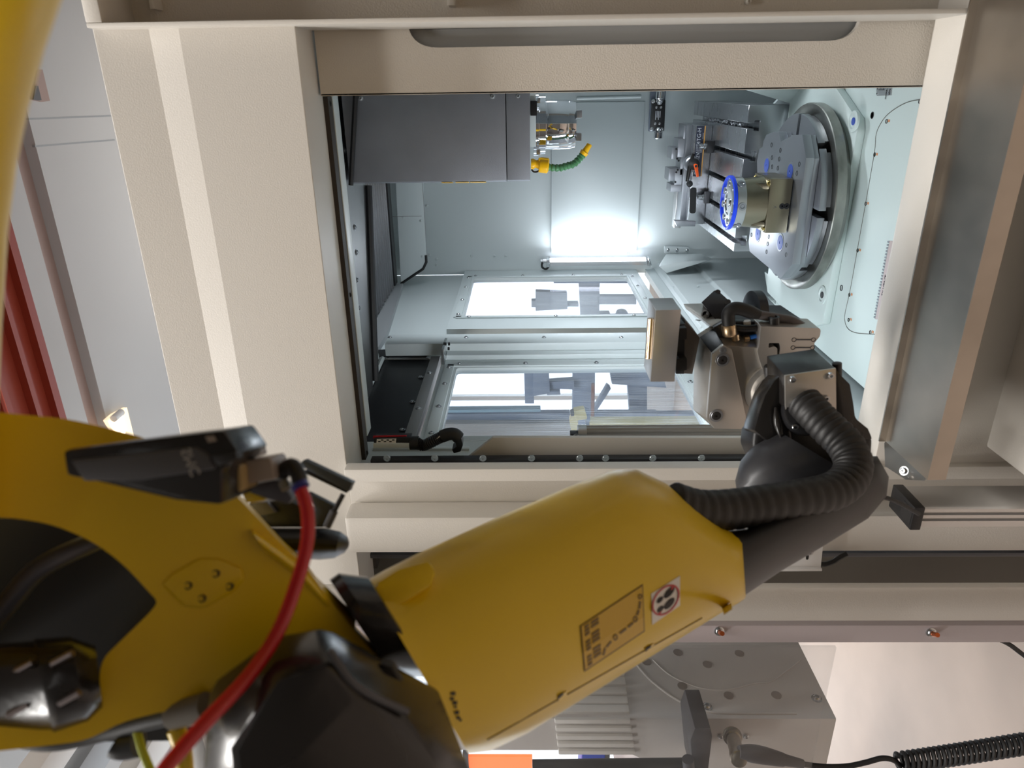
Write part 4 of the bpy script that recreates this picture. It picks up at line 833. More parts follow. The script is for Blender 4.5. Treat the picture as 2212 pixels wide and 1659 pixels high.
# elbow casting
cast_o = [(-420, 905), (-20, 889), (150, 905), (290, 938), (420, 985), (520, 1080), (600, 1168), (660, 1222), (705, 1288), (750, 1343), (795, 1397), (850, 1450), (860, 1510), (640, 1540), (480, 1560), (380, 1530), (260, 1560), (190, 1600), (-20, 1625), (-420, 1640)]
cast_h = rpoly([(-300, 1110), (-10, 1114), (110, 1130), (205, 1172), (270, 1222), (318, 1275), (342, 1300), (325, 1322), (216, 1428), (214, 1520), (150, 1562), (-300, 1572)], [40, 60, 60, 60, 60, 30, 14, 20, 30, 20, 30, 40], 4)
cd = lambda x: .452+.0001*(x-150)
M().holed([C(x, y, cd(x)) for x, y in rpoly(cast_o, 40, 3)], [[C(x, y, cd(x)) for x, y in cast_h]], ray(650, 1150)*.10).make('elbow_casting', YELLOW, rb, bev=.014, seg=4)
hullp([(x, y, cd(x)-.002) for x, y in ((352, 1262), (372, 1240), (430, 1208), (470, 1208), (520, 1228), (526, 1252), (500, 1280), (440, 1312), (400, 1308))]+[(x, y, cd(x)+.004) for x, y in ((342, 1262), (372, 1232), (430, 1198), (480, 1200), (530, 1225), (536, 1252), (500, 1290), (440, 1322), (390, 1316))], 'mounting_pad', YELLOW, rb, bev=.002)
screws(rb, [C(x, y, cd(x)-.0022) for x, y in ((406, 1265), (466, 1239), (436, 1293), (496, 1267))], -FW, .0026, INK, name='bolt_hole', style='hole')
# highlight flank running to the forearm ring
tb([((540, 1140), (570, 1190), .50, .02), ((640, 1205), (650, 1260), .52, .024), ((700, 1262), (700, 1330), .535, .03), ((770, 1330), (760, 1400), .55, .03)], ROUND, 'casting_flank', YELLOW, rb)
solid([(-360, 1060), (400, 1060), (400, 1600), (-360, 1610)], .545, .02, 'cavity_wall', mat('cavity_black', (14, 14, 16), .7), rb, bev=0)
tubep([(-60, 1400, .47), (20, 1300, .475), (90, 1225, .48), (215, 1165, .50)], .007, 'cavity_hose', mat('blue_grey_hose', (74, 80, 98), .3), rb)
tb([((-160, 1400), (-100, 1590), .45, .03), ((70, 1385), (110, 1580), .455, .03), ((75, 1380), (118, 1585), .455, .032), ((150, 1375), (190, 1560), .46, .032), ((206, 1395), (222, 1530), .465, .024)], ROUND, 'joint_motor', BLACKG, rb, smooth=50)
for k, (x, y) in enumerate(((20, 1470), (50, 1440), (135, 1420), (150, 1505), (40, 1530))): tubep([(x-22, y+14, .428), (x+22, y-10, .428)], .0022, 'motor_rib', mat('worn_metal', (150, 140, 138), .3, metal=1) if 'worn_metal' not in bpy.data.materials else bpy.data.materials['worn_metal'], rb, 8, 2)
# near link, sweeping up past the lens
edge = [(-90, 1480, .515), (-60, 1440, .49), (-35, 1340, .455), (-20, 1240, .435), (-8, 1000, .42), (-2, 860, .40), (5, 700, .38), (18, 500, .35), (38, 350, .325), (62, 235, .305), (96, 110, .285), (134, 0, .27), (190, -130, .26), (230, -280, .255), (250, -420, .265)]
tb([((x, y), (x-380-.18*max(0, 700-y), y-60+.0*y), d, .045) for x, y, d in edge], ROUND, 'upper_arm', YELLOW, rb)
e1 = C(-60, -330, .26)
sp_ = spline([tuple(C(-260, -420, .27)), tuple(C(-200, -640, .28)), (.36, .20, .24), (.60, .0, .10), (.80, -.28, -.35), (.85, -.35, -.75)], 8); M().tube(sp_, .062, 20).make('lower_arm', YELLOW, rb)
M().lathe(base_xy, (0, 0, 1), [(0, .26), (.03, .26), (.04, .18), (.45, .17), (.47, .20), (.62, .20), (.66, .16), (.92, .13), (.98, .10)], 40).make('pedestal', YELLOW, rb)
# valve block and fittings on the elbow
solid([(134, 972), (300, 950), (481, 927), (517, 978), (478, 1016), (478, 1092), (380, 1082), (210, 1042), (142, 1028)], .405, .05, 'valve_block', BLACKG, rb, bev=.003)
solid([(150, 995), (420, 966), (452, 985), (462, 1014), (300, 1038), (180, 1040)], .401, .01, 'valve_face', DGREY, rb, bev=.002)
solid([(452, 984), (508, 976), (512, 992), (470, 1006)], .3985, .01, 'valve_recess', INK, rb, bev=.001)
p = C(413, 998, .4005); text(rb, 'SMC', p, C(422, 1020, .4005)-C(404, 976, .4005), C(400, 1000, .4005)-C(440, 990, .4005), .0085, mat('grey_ink', (150, 146, 142), .6))
solid([(443, 943), (462, 941), (468, 953), (450, 956)], .4045, .002, 'sticker', TAUPE, rb, bev=0)
solid([(476, 1003), (512, 998), (521, 1010), (523, 1048), (520, 1064), (484, 1064), (476, 1030)], .43, .03, 'brass_fitting', TAN, rb, bev=.003)
solid([(507, 958), (532, 955), (538, 962), (548, 990), (520, 996)], .47, .03, 'fitting', TAUPE, rb, bev=.003)
solid([(520, 997), (580, 988), (586, 996), (593, 1036), (534, 1046), (520, 1010)], .44, .03, 'fitting', TAUPE, rb, bev=.003)
solid([(532, 1048), (594, 1038), (618, 1056), (632, 1078), (622, 1090), (580, 1080), (540, 1066)], .46, .02, 'fitting_bracket', DGREY, rb, bev=.002)
solid([(518, 1064), (552, 1060), (574, 1082), (530, 1090)], .47, .02, 'yellow_clip', YELLOW, rb, bev=.003)
solid([(592, 1002), (612, 999), (620, 1008), (618, 1034), (596, 1036)], .455, .02, 'elbow_fitting', BLACK, rb, bev=.004)
tubep([(608, 1022, .455), (628, 1006, .452), (643, 1022, .448), (648, 1044, .446)], .0052, 'elbow_fitting', BLACK, rb)
tubep([(612, 1040, .452), (619, 1056, .45)], .0035, 'clear_elbow', CLEAR, rb, 10, 2)
M().tube([C(646, 1046, .444), C(652, 1056, .443)], .0056, 16).make('blue_collar', mat('blue_collar', (40, 44, 120), .35), rb)
# black tray bracket with rounded boot
solid([(645, 1004), (656, 993), (762, 1043), (752, 1063)], .60, .012, 'bracket_bar', mat('slate_plastic', (66, 74, 84), .4), rb, bev=.001)
solid([(658, 1015), (752, 1060), (748, 1066), (656, 1022)], .604, .02, 'bracket_edge', BLACK, rb, bev=.001)
tubep([(741, 1068, .60), (722, 1104, .60)], .0022, 'bracket_rod', BLACK, rb, 8, 2); tubep([(722, 1104, .60), (706, 1138, .60)], .0035, 'bracket_rod', DGREY, rb, 8, 2)
solid([(664, 1064), (724, 1094), (712, 1112), (698, 1136), (672, 1134), (682, 1100)], .605, .01, 'bracket_plate', mat('slate_plastic2', (62, 68, 76), .4), rb, bev=.001)
solid([(508, 1120), (540, 1086), (620, 1080), (690, 1112), (700, 1140), (560, 1140)], .62, .02, 'boot_top', BLACK, rb, bev=.002)
solid([(516, 1116), (540, 1086), (576, 1084), (596, 1108), (530, 1120)], .612, .006, 'boot_flap', mat('warm_grey_plastic', (88, 84, 82), .45), rb, bev=.001)
tb([((540, 1138), (560, 1200), .63, .03), ((600, 1140), (620, 1205), .63, .035), ((700, 1140), (690, 1209), .63, .035), ((735, 1148), (722, 1206), .63, .032), ((751, 1160), (744, 1194), .63, .02), ((755, 1172), (753, 1182), .63, .006)], ROUND, 'cable_boot', DGREY if 0 else BLACK, rb)
# motor cover, lower edge of the frame
hullp([(448, 1500, .44), (466, 1468, .44), (592, 1374, .44), (690, 1356, .445), (722, 1364, .45), (850, 1440, .47), (950, 1490, .49), (1016, 1659, .49), (1050, 1760, .49), (430, 1760, .44), (448, 1560, .44), (600, 1470, .395), (712, 1432, .40), (770, 1500, .405), (880, 1555, .425), (935, 1640, .43), (960, 1760, .43), (520, 1760, .39), (500, 1620, .39), (700, 1700, .52), (700, 1450, .52)], 'motor_cover', BLACKG, rb, bev=.004)
tubep([(712, 1404, .404), (770, 1482, .405), (880, 1538, .424)], .0022, 'cover_edge', DGREY, rb)
solid([(820, 1432), (846, 1440), (890, 1520), (884, 1528)], .452, .01, 'cover_slot', INK, rb, bev=.001)
# hose and wires of the arm
tubep([(650, 1056, .443), (664, 1105, .44), (663, 1175, .436), (640, 1262, .43), (600, 1365, .42), (540, 1456, .405), (452, 1552, .385), (372, 1642, .365), (330, 1700, .355)], .0042, 'air_tube', RED, rb, 14)
tubep([(-60, 1545, .50), (20, 1585, .50), (110, 1600, .50), (220, 1580, .50), (330, 1552, .49), (385, 1540, .485)], .0072, 'black_cable', RUBBER, rb)
tubep([(372, 1545, .48), (432, 1530, .475), (446, 1526, .474)], .0095, 'cable_coupling', CLEAR, rb, 14, 3)
tubep([(380, 1575, .48), (395, 1620, .48), (400, 1680, .48)], .006, 'yellow_wire', YELLOW, rb, 10, 3)
tubep([(296, 1580, .49), (308, 1622, .485), (332, 1680, .48)], .0028, 'earth_wire', YGREEN, rb, 8, 4)
tubep([(255, 1602, .50), (268, 1606, .50), (300, 1600, .50)], .011, 'cable_gland', BLACK, rb, 12, 3)
# black wrist
tb([((1560, 1148), (1600, 1300), .80, .055), ((1612, 1142), (1612, 1284), .812, .056), ((1680, 1106), (1685, 1235), .84, .054), ((1760, 1060), (1785, 1176), .88, .052), ((1830, 1010), (1875, 1120), .92, .05), ((1875, 985), (1915, 1072), .94, .045), ((1895, 985), (1920, 1030), .95, .03)], ROUND, 'wrist_arm', BLACK, rb)
tb([((1588, 1038), (1600, 1110), 1.0, .03), ((1600, 995), (1680, 1120), 1.0, .06), ((1628, 960), (1800, 1080), 1.0, .075), ((1680, 930), (1880, 1050), 1.0, .07)], ROUND, 'wrist_housing', mat('dark_grey_casting', (52, 52, 55), .4), rb)
solid([(1630, 926), (1626, 962), (1641, 998), (1668, 1016), (1722, 1027), (1800, 1030), (1884, 994), (1887, 950), (1875, 923), (1850, 903), (1800, 890), (1700, 890)], .985, .06, 'wrist_hub', BLACK, rb, bev=.008, seg=3)
solid([(1692, 801), (1672, 822), (1652, 853), (1640, 890), (1628, 930), (1664, 958), (1715, 962), (1700, 880)], .975, .05, 'wrist_fork', BLACKG, rb, bev=.005)
solid([(1800, 786), (1818, 809), (1838, 829), (1845, 866), (1850, 903), (1877, 925), (1888, 950), (1822, 956), (1804, 885)], .975, .05, 'wrist_fork', BLACKG, rb, bev=.005)
tubep([(1676, 880, .968, .002), (1680, 915, .965, .0055), (1690, 955, .965, .001)], .004, 'casting_rib', BLACKG, rb)
M().lathe(C(1808, 793, .99), P(1808, 760, 'Y', 1.0)-P(1808, 793, 'Y', 1.0), [(-.02, .0065), (.006, .0065), (.007, .004)], 14).make('fork_bolt', BLACK, rb)
for x, y in ((1700, 985), (1722, 1000), (1745, 1010), (1768, 1010), (1690, 965)): screws(rb, [C(x, y, .983)], -FW, .0055, BLACK, style='csk')
# tool mount cube and corrugated hose
q = [(1694, 810), (1804, 794), (1805, 887), (1695, 886)]
fr = [C(x, y, .955) for x, y in q]; dv = V((.0, .075, 0))
M().prism(fr, dv).make('hose_mount', BLACKG, rb, bev=.002)
M().prism([p-V((0, .003, 0)) for p in fr], (0, .0035, 0)).make('mount_plate', GRIPST, rb, bev=.0008)
nrm = V((0, -1, 0))
screws(rb, [C(x, y, .950) for x, y in ((1711, 818), (1793, 810), (1716, 866), (1716, 920), (1783, 859))], nrm, .0042, style='cap')
M().lathe(C(1742, 890, .955), -FW+RT*.2, [(-.01, .031), (.002, .031), (.004, .028)], 32).make('hose_flange', BLACK, rb)
hp_ = spline([tuple(C(*p)) for p in ((1736, 868, .945), (1758, 892, .93), (1790, 925, .915), (1825, 960, .90), (1843, 1000, .885), (1832, 1036, .87), (1795, 1062, .855), (1730, 1077, .835), (1650, 1090, .815), (1580, 1100, .80), (1510, 1102, .785), (1450, 1085, .775))], 12)
M().tube(hp_, [.0232*(1 if i % 4 else .93) for i in range(len(hp_))], 28).make('corrugated_hose', mat('hose_sleeve', (32, 31, 31), .5), rb, smooth=60)

# ================================================================== gripper
YG = 1.075
gp = thing('gripper', 'nickel plated gripper holding a bright aluminium block at the wrist end', 'gripper', P(1600, 840, 'Y', YG))
G2 = mat('grey_hard_anodised', (104, 98, 94), .4, metal=.6)
BLK = mat('black_anodised', (30, 31, 36), .35)
def gs(pts, y, dep, name, m, bev=.0015, seg=2): return M().prism(PP(pts, 'Y', y), (0, dep, 0)).make(name, m, gp, bev=bev, seg=seg)
def gh(pts, name, m, bev=.001): return M().hull([P(x, yy, 'Y', y) for x, yy, y in pts]).make(name, m, gp, bev=bev)
gs([(1416.5, 670), (1471.5, 669), (1457, 825), (1405, 825)], 1.05, .068, 'aluminium_block', ALU, .0012)
for k in (0, 1):
    a, c = P(1404+k*4, 688, 'Y', 1.072-.011*k), P(1397+k*4, 774, 'Y', 1.072-.011*k); zt = P(1417, 670, 'Y', 1.05).z+.004
    M().tube([V((a.x, a.y, zt)), V((c.x, c.y, zt))], .0042, 12).make('locating_rod', mat('warm_steel', (214, 190, 160), .2, metal=1) if k == 0 else bpy.data.materials['warm_steel'], gp)
gh([(1541, 766, YG), (1563, 746, YG), (1640, 752, YG), (1690, 775, YG), (1688, 930, YG), (1617, 926, YG), (1543, 926, YG), (1527, 905, YG), (1499, 735, 1.15), (1506, 722, 1.15), (1540, 700, 1.15), (1640, 690, 1.15), (1690, 760, 1.15), (1688, 905, 1.15), (1520, 898, 1.15), (1497, 885, 1.15)], 'body', GRIPST, .0015)
gs([(1539, 765), (1563, 745), (1581, 755), (1617, 926), (1544, 926), (1527, 905)], 1.066, .009, 'side_plate', GRIPST, .0016)
screws(gp, PP([(1561, 777.5), (1547.5, 898)], 'Y', 1.0656), (0, -1, 0), .0088, STEEL, name='counterbore', style='csk'); screws(gp, PP([(1561, 777.5), (1547.5, 898)], 'Y', 1.0648), (0, -1, 0), .0062, INK, style='csk'); screws(gp, PP([(1562, 757)], 'Y', 1.0658), (0, -1, 0), .0045, STEEL, style='csk')
gh([(1511, 728, 1.135), (1541, 709, 1.135), (1564, 745, 1.07), (1539, 765, 1.07), (1518, 735, 1.14), (1548, 716, 1.14), (1566, 750, 1.078), (1543, 768, 1.078)], 'corner_cover', BLK, .001)
gs([(1541, 708), (1566, 694), (1646, 694), (1644, 752), (1566, 748)], 1.10, .012, 'connector_panel', BLK)
br = rpoly([(1644, 705), (1770, 709), (1773, 714), (1771, 727), (1759, 741), (1758, 768), (1700, 790), (1688, 815), (1652, 812), (1640, 775), (1636, 757), (1640, 748)], [2, 2, 2, 3, 3, 2, 8, 8, 8, 4, 4, 6], 3)
nt = rpoly([(1660, 752), (1661, 741), (1684, 741), (1686, 752), (1682, 774), (1679, 774), (1679, 752), (1672, 748)], 3)
M().holed(PP(br, 'Y', 1.068), [PP(nt, 'Y', 1.068)], (0, .05, 0)).make('adapter_bracket', GRIPST, gp)
gs([(1656, 736), (1690, 736), (1690, 780), (1656, 780)], 1.10, .01, 'notch_back', INK, 0)
screws(gp, PP([(1715, 734), (1757, 734), (1713, 751), (1755, 751)], 'Y', 1.0678), (0, -1, 0), .0036, INK, name='bolt_hole', style='hole')
for y in (734, 751):
    a, c = P(1719, y, 'Y', 1.0676), P(1751, y, 'Y', 1.0676); M().tube([a, c], .0012, 6).make('groove', DGREY, gp)
bp = P(1672, 704, 'Y', 1.085); M().lathe(bp, P(1672, 690, 'Y', 1.085)-bp, [(0, .0105), (.002, .0088), (.015, .0088), (.016, .005), (.010, .004)], 16).make('cap_screw', BLACK, gp)
for x in (1700, 1756): screws(gp, [P(x, 707, 'Y', 1.09)], P(1700, 690, 'Y', 1.09)-P(1700, 705, 'Y', 1.09), .003, INK, name='bolt_hole', style='hole')
M().lathe(P(1672, 845, 'Y', 1.07), (0, -1, 0), [(-.02, .048), (.001, .047), (.002, .038), (.012, .036), (.013, .030), (.02, .028)], 40).make('flange', GRIPST, gp)
M().lathe(P(1661, 806, 'Y', 1.055), P(1661, 790, 'Y', 1.055)-P(1661, 806, 'Y', 1.055), [(-.01, .007), (.012, .008), (.014, .006)], 14).make('cap_screw', BLACK, gp)
# carriages, jaws
gs([(1481, 693), (1512, 730), (1496, 808), (1475, 807), (1470, 720)], 1.10, .05, 'jaw_carriage', G2, .001)
gh([(1475, 656, 1.21), (1516, 655, 1.21), (1548, 712, 1.12), (1578, 702, 1.12), (1580, 662, 1.21), (1520, 665, 1.22), (1482, 668, 1.21), (1550, 720, 1.125), (1575, 712, 1.125)], 'guide_rail', GRIPST, .001)
hp = P(1526, 680, 'Y', 1.16); M().lathe(hp+V((0, 0, .001)), (.2, -.6, .8), [(-.006, .0085), (.002, .0085), (.002, .006), (-.004, .006)], 16).make('bolt_hole', INK, gp)
text(gp, 'CHU', P(1513, 690, 'Y', 1.125)+V((0, -.004, .004)), (.25, -1, 0), (0, 0, 1), .010, DGREY)
gh([(1515, 653, 1.17), (1543, 627, 1.19), (1553, 629, 1.19), (1579, 653, 1.16), (1581, 668, 1.15), (1566, 695, 1.14), (1545, 690, 1.145), (1518, 660, 1.20), (1570, 690, 1.2)], 'finger', BLK, .001)
screws(gp, [P(1550, 631, 'Y', 1.185), P(1572, 652, 'Y', 1.16)], (.6, -.5, .3), .004, INK, style='csk')
for a, c in ((710, 733), (775, 800)):
    gs(rpoly([(1462, a), (1484, a-2), (1484, c), (1460, c+2)], 3), 1.075, .05, 'clip', BLACK, .0015)
gs([(1464, 700), (1480, 700), (1478, 808), (1460, 808)], 1.09, .04, 'clip_plate', BLK, .001)
gh([(1576, 668, 1.2), (1598, 659, 1.24), (1686, 659, 1.24), (1737, 693, 1.16), (1737, 700, 1.16), (1640, 705, 1.13), (1578, 700, 1.14), (1690, 672, 1.24)], 'mount_plate', BLK, .001)
dz = P(1626, 673, 'Y', 1.19); M().lathe(dz, (0, -.15, 1), [(-.012, .036), (.003, .036), (.004, .033), (.004, .012)], 40).make('swivel_disc', mat('dark_slate', (52, 56, 62), .3, metal=.3), gp)
# connectors
tubes = lambda pts, y, r, nm, m, n=12, k=5: M().tube(*(lambda q: ([c[:3] for c in q], [c[3] for c in q]))(spline([tuple(P(a, b_, 'Y', y))+((e[0],) if e else (r,)) for a, b_, *e in pts], k)), n).make(nm, m, gp)
tubes([(1575, 704), (1573, 688), (1574, 676), (1584, 667), (1600, 667), (1622, 674), (1640, 680, .0078)], 1.085, .0105, 'elbow_plug', RUBBER)
tubes([(1638, 680), (1668, 685), (1696, 689), (1712, 695, .009), (1735, 704, .006)], 1.095, .0075, 'cable', mat('grey_cable', (96, 92, 94), .5))
a, c = P(1573, 700, 'Y', 1.085), P(1577, 724, 'Y', 1.085); M().tube([a, a.lerp(c, .1), a.lerp(c, .9), c], [.010, .0115, .0115, .010], 20).make('knurled_nut', mat('knurled_brass', (196, 172, 140), .35, metal=1), gp)
tubes([(1587, 722), (1586, 712), (1592, 708), (1610, 710), (1640, 708)], 1.088, .0058, 'small_plug', BLACK)
a, c = P(1588, 722, 'Y', 1.088), P(1590, 734, 'Y', 1.088); M().tube([a, c], .0065, 12).make('small_nut', bpy.data.materials['knurled_brass'], gp)
tubes([(1608, 732), (1618, 731)], 1.088, .005, 'ground_nut', bpy.data.materials['knurled_brass'], 10, 2); tubes([(1620, 729), (1642, 724)], 1.088, .0038, 'blue_terminal', mat('terminal_blue', (40, 110, 200), .4), 10, 2)
tubes([(1613, 693), (1614, 702)], 1.10, .006, 'white_plug', WHITE, 10, 2)

# ================================================================== left of the machine: guard sheet, cover box, cables
gx = P(1500, 1389, 'Y', 1.0).x
sh = thing('guard_sheet', 'clear polycarbonate guard sheet on the mauve rail', 'guard', (gx-.4, .99, -.7))
zb_ = P(1772, 1560, 'Y', .985).z
M().box(gx-.9, gx+.005, .983, .989, zb_, .62).make('sheet', SHEET, sh)
M().box(gx-.9, gx+.005, .980, .992, .62, .66).make('top_rail', ALU, sh, bev=.002)
bc = P(1808, 1553, 'Y', 1.13); bX, bY, bZ = bc.x, bc.y, bc.z
ba = P(1730, 1388, 'X', bX); ztop = .18
BOXP = mat('light_grey_box_coat', (210, 206, 203), .4, bump=.1, bscale=300)
bxt = thing('cover_box', 'light grey cover box with pale reflection strips behind the clear guard', 'box', (bX-.3, bY+.3, bZ))
xn = P(1300, 1622, 'Y', bY).x; zn = P(1345, 1622, 'Y', bY).z; zn2 = P(1395, 1622, 'Y', bY).z
M().prism([V((x, bY, z)) for x, z in ((bX, ztop), (xn, ztop), (xn, zn), (xn-.03, zn2), (bX-.62, zn2), (bX-.62, bZ), (bX, bZ))], (0, .80, 0)).make('housing', BOXP, bxt, bev=.004)
M().box(bX-.06, bX-.03, bY+.2, bY+.3, ztop+.001, z4-.001).make('hanger', BOXP, bxt, bev=.004)
for k, y in enumerate((1456, 1475, 1496, 1516, 1535, 1553, 1570, 1588, 1604, 1620)):  # pale strips standing in for reflections in the clear guard
    xa, xb = 1188+k*2, 1348+k*2.6
    if y < 1546:
        a, c = P(xa, y, 'X', bX), P(xb, y, 'X', bX); M().box(bX-.001, bX+.008, a.y-.010, a.y+.010, c.z, a.z).make('reflection_strip', WHITE, bxt, bev=.003)
    else:
        a, c = P(xa, y, 'Y', bY), P(xb, y, 'Y', bY); M().box(a.x-.006, a.x+.006, bY-.008, bY+.001, c.z, a.z).make('reflection_strip', WHITE, bxt, bev=.003)
arc = spline([tuple(P(x, y, 'X', bX+.001)) for x, y in ((1360, 1412), (1385, 1448), (1420, 1482), (1470, 1516), (1530, 1537), (1600, 1541), (1720, 1541))], 6); M().tube(arc, .0025, 8).make('arc_reflection', BOXP, bxt)  # arcs mirrored in the guard sheet, built as raised lines
arc = spline([tuple(P(x, y, 'X', bX+.001)) for x, y in ((1410, 1425), (1450, 1460), (1510, 1485), (1570, 1490), (1630, 1476), (1670, 1470), (1730, 1425))], 6); M().tube(arc, .0015, 8).make('arc_reflection', BOXP, bxt)
for x, y in ((1464, 1410), (1597, 1412), (1528, 1436), (1474, 1482), (1574, 1503), (1677, 1502), (1397, 1430)):  # grey discs for the dots mirrored along with the arcs
    M().lathe(P(x, y, 'X', bX), (1, 0, 0), [(-.001, .011), (.0015, .011), (.0015, .004)], 20).make('plug', mat('grey_mirrored_dot', (138, 128, 122), .5) if 'grey_mirrored_dot' not in bpy.data.materials else bpy.data.materials['grey_mirrored_dot'], bxt)
screws(bxt, [P(x, y, 'X', bX) for x, y in ((1527, 1527), (1764, 1509))], (1, 0, 0), .0085, style='pan')
# round connector, boot and cable
cn = thing('cable_connector', 'metal angle connector with grey boot and black coiled cable', 'connector', P(1585, 1592, 'Y', bY))
c0 = P(1582, 1590, 'Y', bY-.022); c1 = P(1596, 1640, 'Y', bY-.13); d = (c1-c0)
M().lathe(c0, d, [(0, .020), (.004, .020), (.005, .0165), (.02, .0165), (.021, .0145), (d.length*.75, .0145), (d.length*.8, .016), (d.length, .016), (d.length+.002, .012)], 24).make('shell', mat('nickel', (176, 170, 158), .25, metal=1), cn)
screws(cn, [P(1557, 1591, 'Y', bY-.002), P(1612, 1591, 'Y', bY-.002)], (0, -1, 0), .005)
yb2 = bY-.12
tubes2 = lambda pts, r, nm, m, n=14, k=6: M().tube(*(lambda q: ([c[:3] for c in q], [c[3] for c in q]))(spline([tuple(P(a, b_, 'Y', yb2))+((e[0],) if e else (r,)) for a, b_, *e in pts], k)), n).make(nm, m, cn)
tubes2([(1596, 1624, .012), (1620, 1627, .0165), (1650, 1632, .0165), (1690, 1641, .013), (1692, 1641, .0115), (1734, 1650, .0085)], .015, 'boot', DGREY)
cab = [(1730, 1650), (1780, 1656), (1830, 1655), (1870, 1647), (1905, 1638), (1930, 1642), (1945, 1655)]
tubes2(cab, .0052, 'cable', RUBBER, 10)
hx = []
p0, p1, p2 = P(1938, 1648, 'Y', yb2), P(2070, 1630, 'Y', yb2), P(2300, 1592, 'Y', yb2); NT = 30
for i in range(NT*12+1):
    t_ = (i/(NT*12))**.85; ctr = p0*(1-t_)**2+p1*2*t_*(1-t_)+p2*t_*t_; a = 2*math.pi*i/12; hx.append(ctr+V((math.cos(a)*.0165, math.sin(a)*.0165, 0)))
M().tube(hx, .0043, 7).make('coil', RUBBER, cn)
# machine guard post with handle
gd = thing('grab_bar', 'dark grey bracket with a black bar in front of the cover box', 'handle', P(1515, 1640, 'Y', bY-.1))
M().prism(PP([(1501, 1573), (1535, 1573), (1539, 1592), (1526, 1700), (1500, 1700), (1491, 1600)], 'Y', bY-.10), (0, .098, 0)).make('bracket', DGREY, gd, bev=.003)
M().tube(PP([(1150, 1654), (1502, 1650)], 'Y', bY-.09), .012, 14).make('bar', BLACK, gd)
M().tube(PP([(1486, 1640), (1490, 1680)], 'Y', bY-.105), .012, 14).make('clamp', DGREY, gd)
# rack with blue bins, curtain with painted glow, posts far left
rk = thing('storage_rack', 'dark storage rack carrying blue bins beyond the guard', 'rack', P(1300, 1660, 'Y', 2.4))
zz_ = P(1400, 1640, 'Y', 2.4).z
rx0, rx1 = P(1400, 1660, 'Y', 2.4).x-.6, P(1400, 1612, 'Y', 2.4).x
rz = [P(x, 1640, 'Y', 2.4).z for x in (1221, 1308, 1322, 1420)]
for x in (rx0, rx1-.56): M().box(x, x+.04, 2.42, 2.62, FL, .1).make('upright', DGREY, rk, bev=.003)
for z in (rz[1],): M().box(rx0, rx1, 2.40, 2.64, z-.02, z).make('shelf', DGREY, rk, bev=.002)
for k, (a, c) in enumerate(((1623, 1638), (1639, 1654))):
    pass
for k in range(2):
    w = .20; x1 = rx1-.05-k*(w+.02); t = thing('storage_bin', ('blue plastic bin with a pale label, nearer the guard rail', 'blue plastic bin on the rack, farther from the guard rail')[k], 'bin', (x1-w/2, 2.5, rz[1]), 'blue bins on the rack')
    M().box(x1-w, x1, 2.41, 2.6, rz[1]+.0006, rz[1]+.11).make('body', BINBLUE, t, bev=.006); M().box(x1-w*.6, x1-w*.4, 2.406, 2.412, rz[1]+.04, rz[1]+.075).make('label', WHITE, t)
p = P(1080, 1640, 'Y', 3.1); gl = thing('strip_curtain', 'orange curtain panel with painted glow at the edge of the frame', 'curtain', (p.x-.5, 3.1, FL))
M().box(p.x-1.0, p.x+.02, 3.1, 3.12, P(1150, 1640, 'Y', 3.1).z, P(1012, 1640, 'Y', 3.1).z).make('curtain', GLOW, gl); M().box(p.x-1.0, p.x+.05, 3.09, 3.13, P(1012, 1640, 'Y', 3.1).z, P(1000, 1640, 'Y', 3.1).z).box(p.x-1.0, p.x-.95, 3.125, 3.16, FL, P(1000, 1640, 'Y', 3.1).z).make('frame', DGREY, gl)
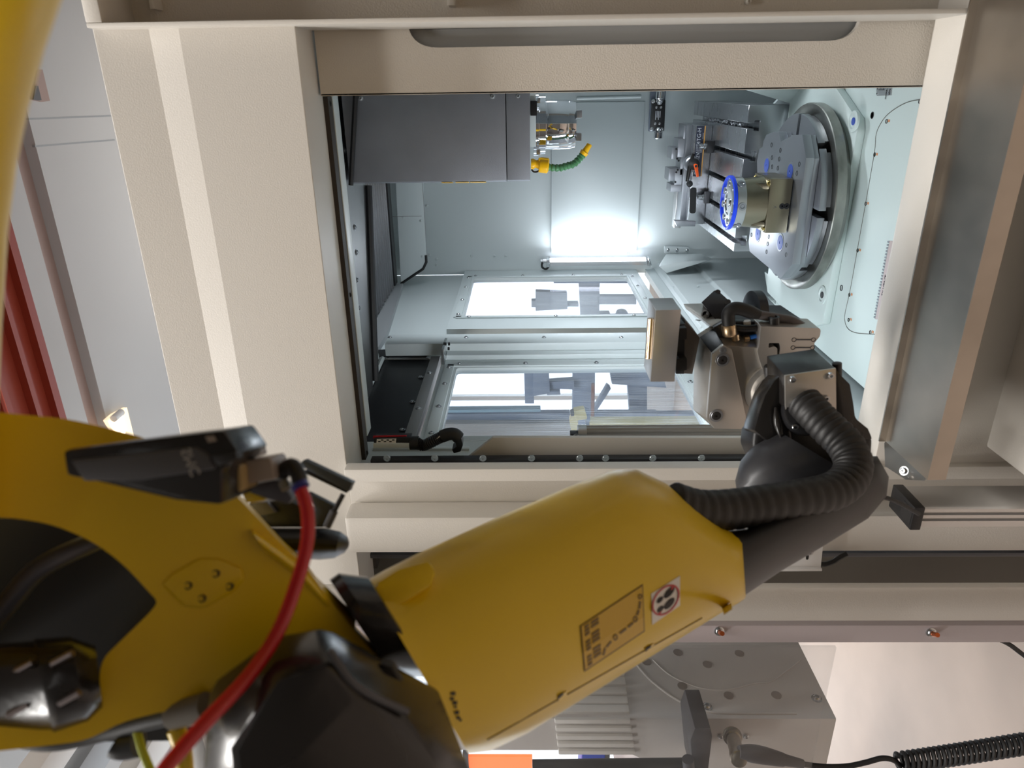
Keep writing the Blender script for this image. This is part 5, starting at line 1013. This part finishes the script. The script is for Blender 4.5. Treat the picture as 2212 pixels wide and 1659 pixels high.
# aluminium profile with black end cap and the small bracket
ap = thing('aluminium_profile', 'grooved aluminium profile with a black end cap below the drip tray', 'profile', P(2100, 1120, 'Y', 1.12))
a, c = P(1990, 1096, 'Y', 1.05), P(1990, 1138, 'Y', 1.05); zt = a.z
M().loft([[V((x, y, z)) for x, y in ((a.x, 1.12), (a.x, 1.055), (a.x-.004, 1.05), (a.x-.010, 1.05), (a.x-.011, 1.056), (a.x-.015, 1.056), (a.x-.016, 1.05), (a.x-.022, 1.05), (a.x-.023, 1.056), (a.x-.027, 1.056), (a.x-.028, 1.05), (c.x, 1.05), (c.x, 1.12))] for z in (zt, FL+.05)]).make('extrusion', ALU, ap)
M().box(c.x-.003, a.x+.003, 1.044, 1.122, zt-.004, zt+.014).make('end_cap', BLACK, ap, bev=.002)
M().box(c.x+.006, a.x-.004, 1.048, 1.08, zt+.0138, zt+.0146).make('cap_opening', INK, ap)
M().tube(spline([tuple(C(*q)) for q in ((1890, 1070, 1.06), (1920, 1077, 1.07), (1950, 1090, 1.09), (1985, 1110, 1.115))], 5), .0035, 8).make('cable', RUBBER, ap)
jb = thing('junction_bracket', 'small white bracket with one slotted screw behind the black wrist', 'bracket', P(1720, 1205, 'Y', 1.10))
M().prism(PP([(1640, 1172), (1779, 1172), (1773, 1228), (1640, 1230)], 'Y', 1.097), (0, .009, 0)).make('plate', WHITEP, jb, bev=.001)
M().prism(PP([(1640, 1230), (1776, 1229), (1776, 1234), (1640, 1235)], 'Y', 1.09), (0, .018, 0)).make('lip', WHITEP, jb, bev=.001)
screws(jb, PP([(1748, 1192)], 'Y', 1.097), (0, -1, 0), .006)
M().prism(PP(rpoly([(1741, 1198), (1748, 1198), (1746, 1209), (1741, 1209)], 3), 'Y', 1.0965), (0, .001, 0)).make('slot', INK, jb)
M().tube(spline([tuple(q) for q in PP([(1770, 1218), (1782, 1219), (1800, 1213), (1812, 1205), (1830, 1196)], 'Y', 1.118)], 5), .0048, 8).make('cable', RUBBER, jb)
lc = thing('loose_cable', 'thin dark cable hanging below the mauve rail', 'cable', P(2200, 1400, 'Y', 1.04)); M().tube(spline([tuple(P(x, y, 'Y', 1.06)) for x, y in ((2150, 1378), (2180, 1392), (2215, 1418), (2300, 1480))], 5), .0045, 8).make('sheath', RUBBER, lc); M().tube(PP([(2145, 1375), (2153, 1379)], 'Y', 1.06), .007, 8).make('gland', BLACK, lc)

for o in bpy.data.objects:
    if '_o' in o: del o['_o']
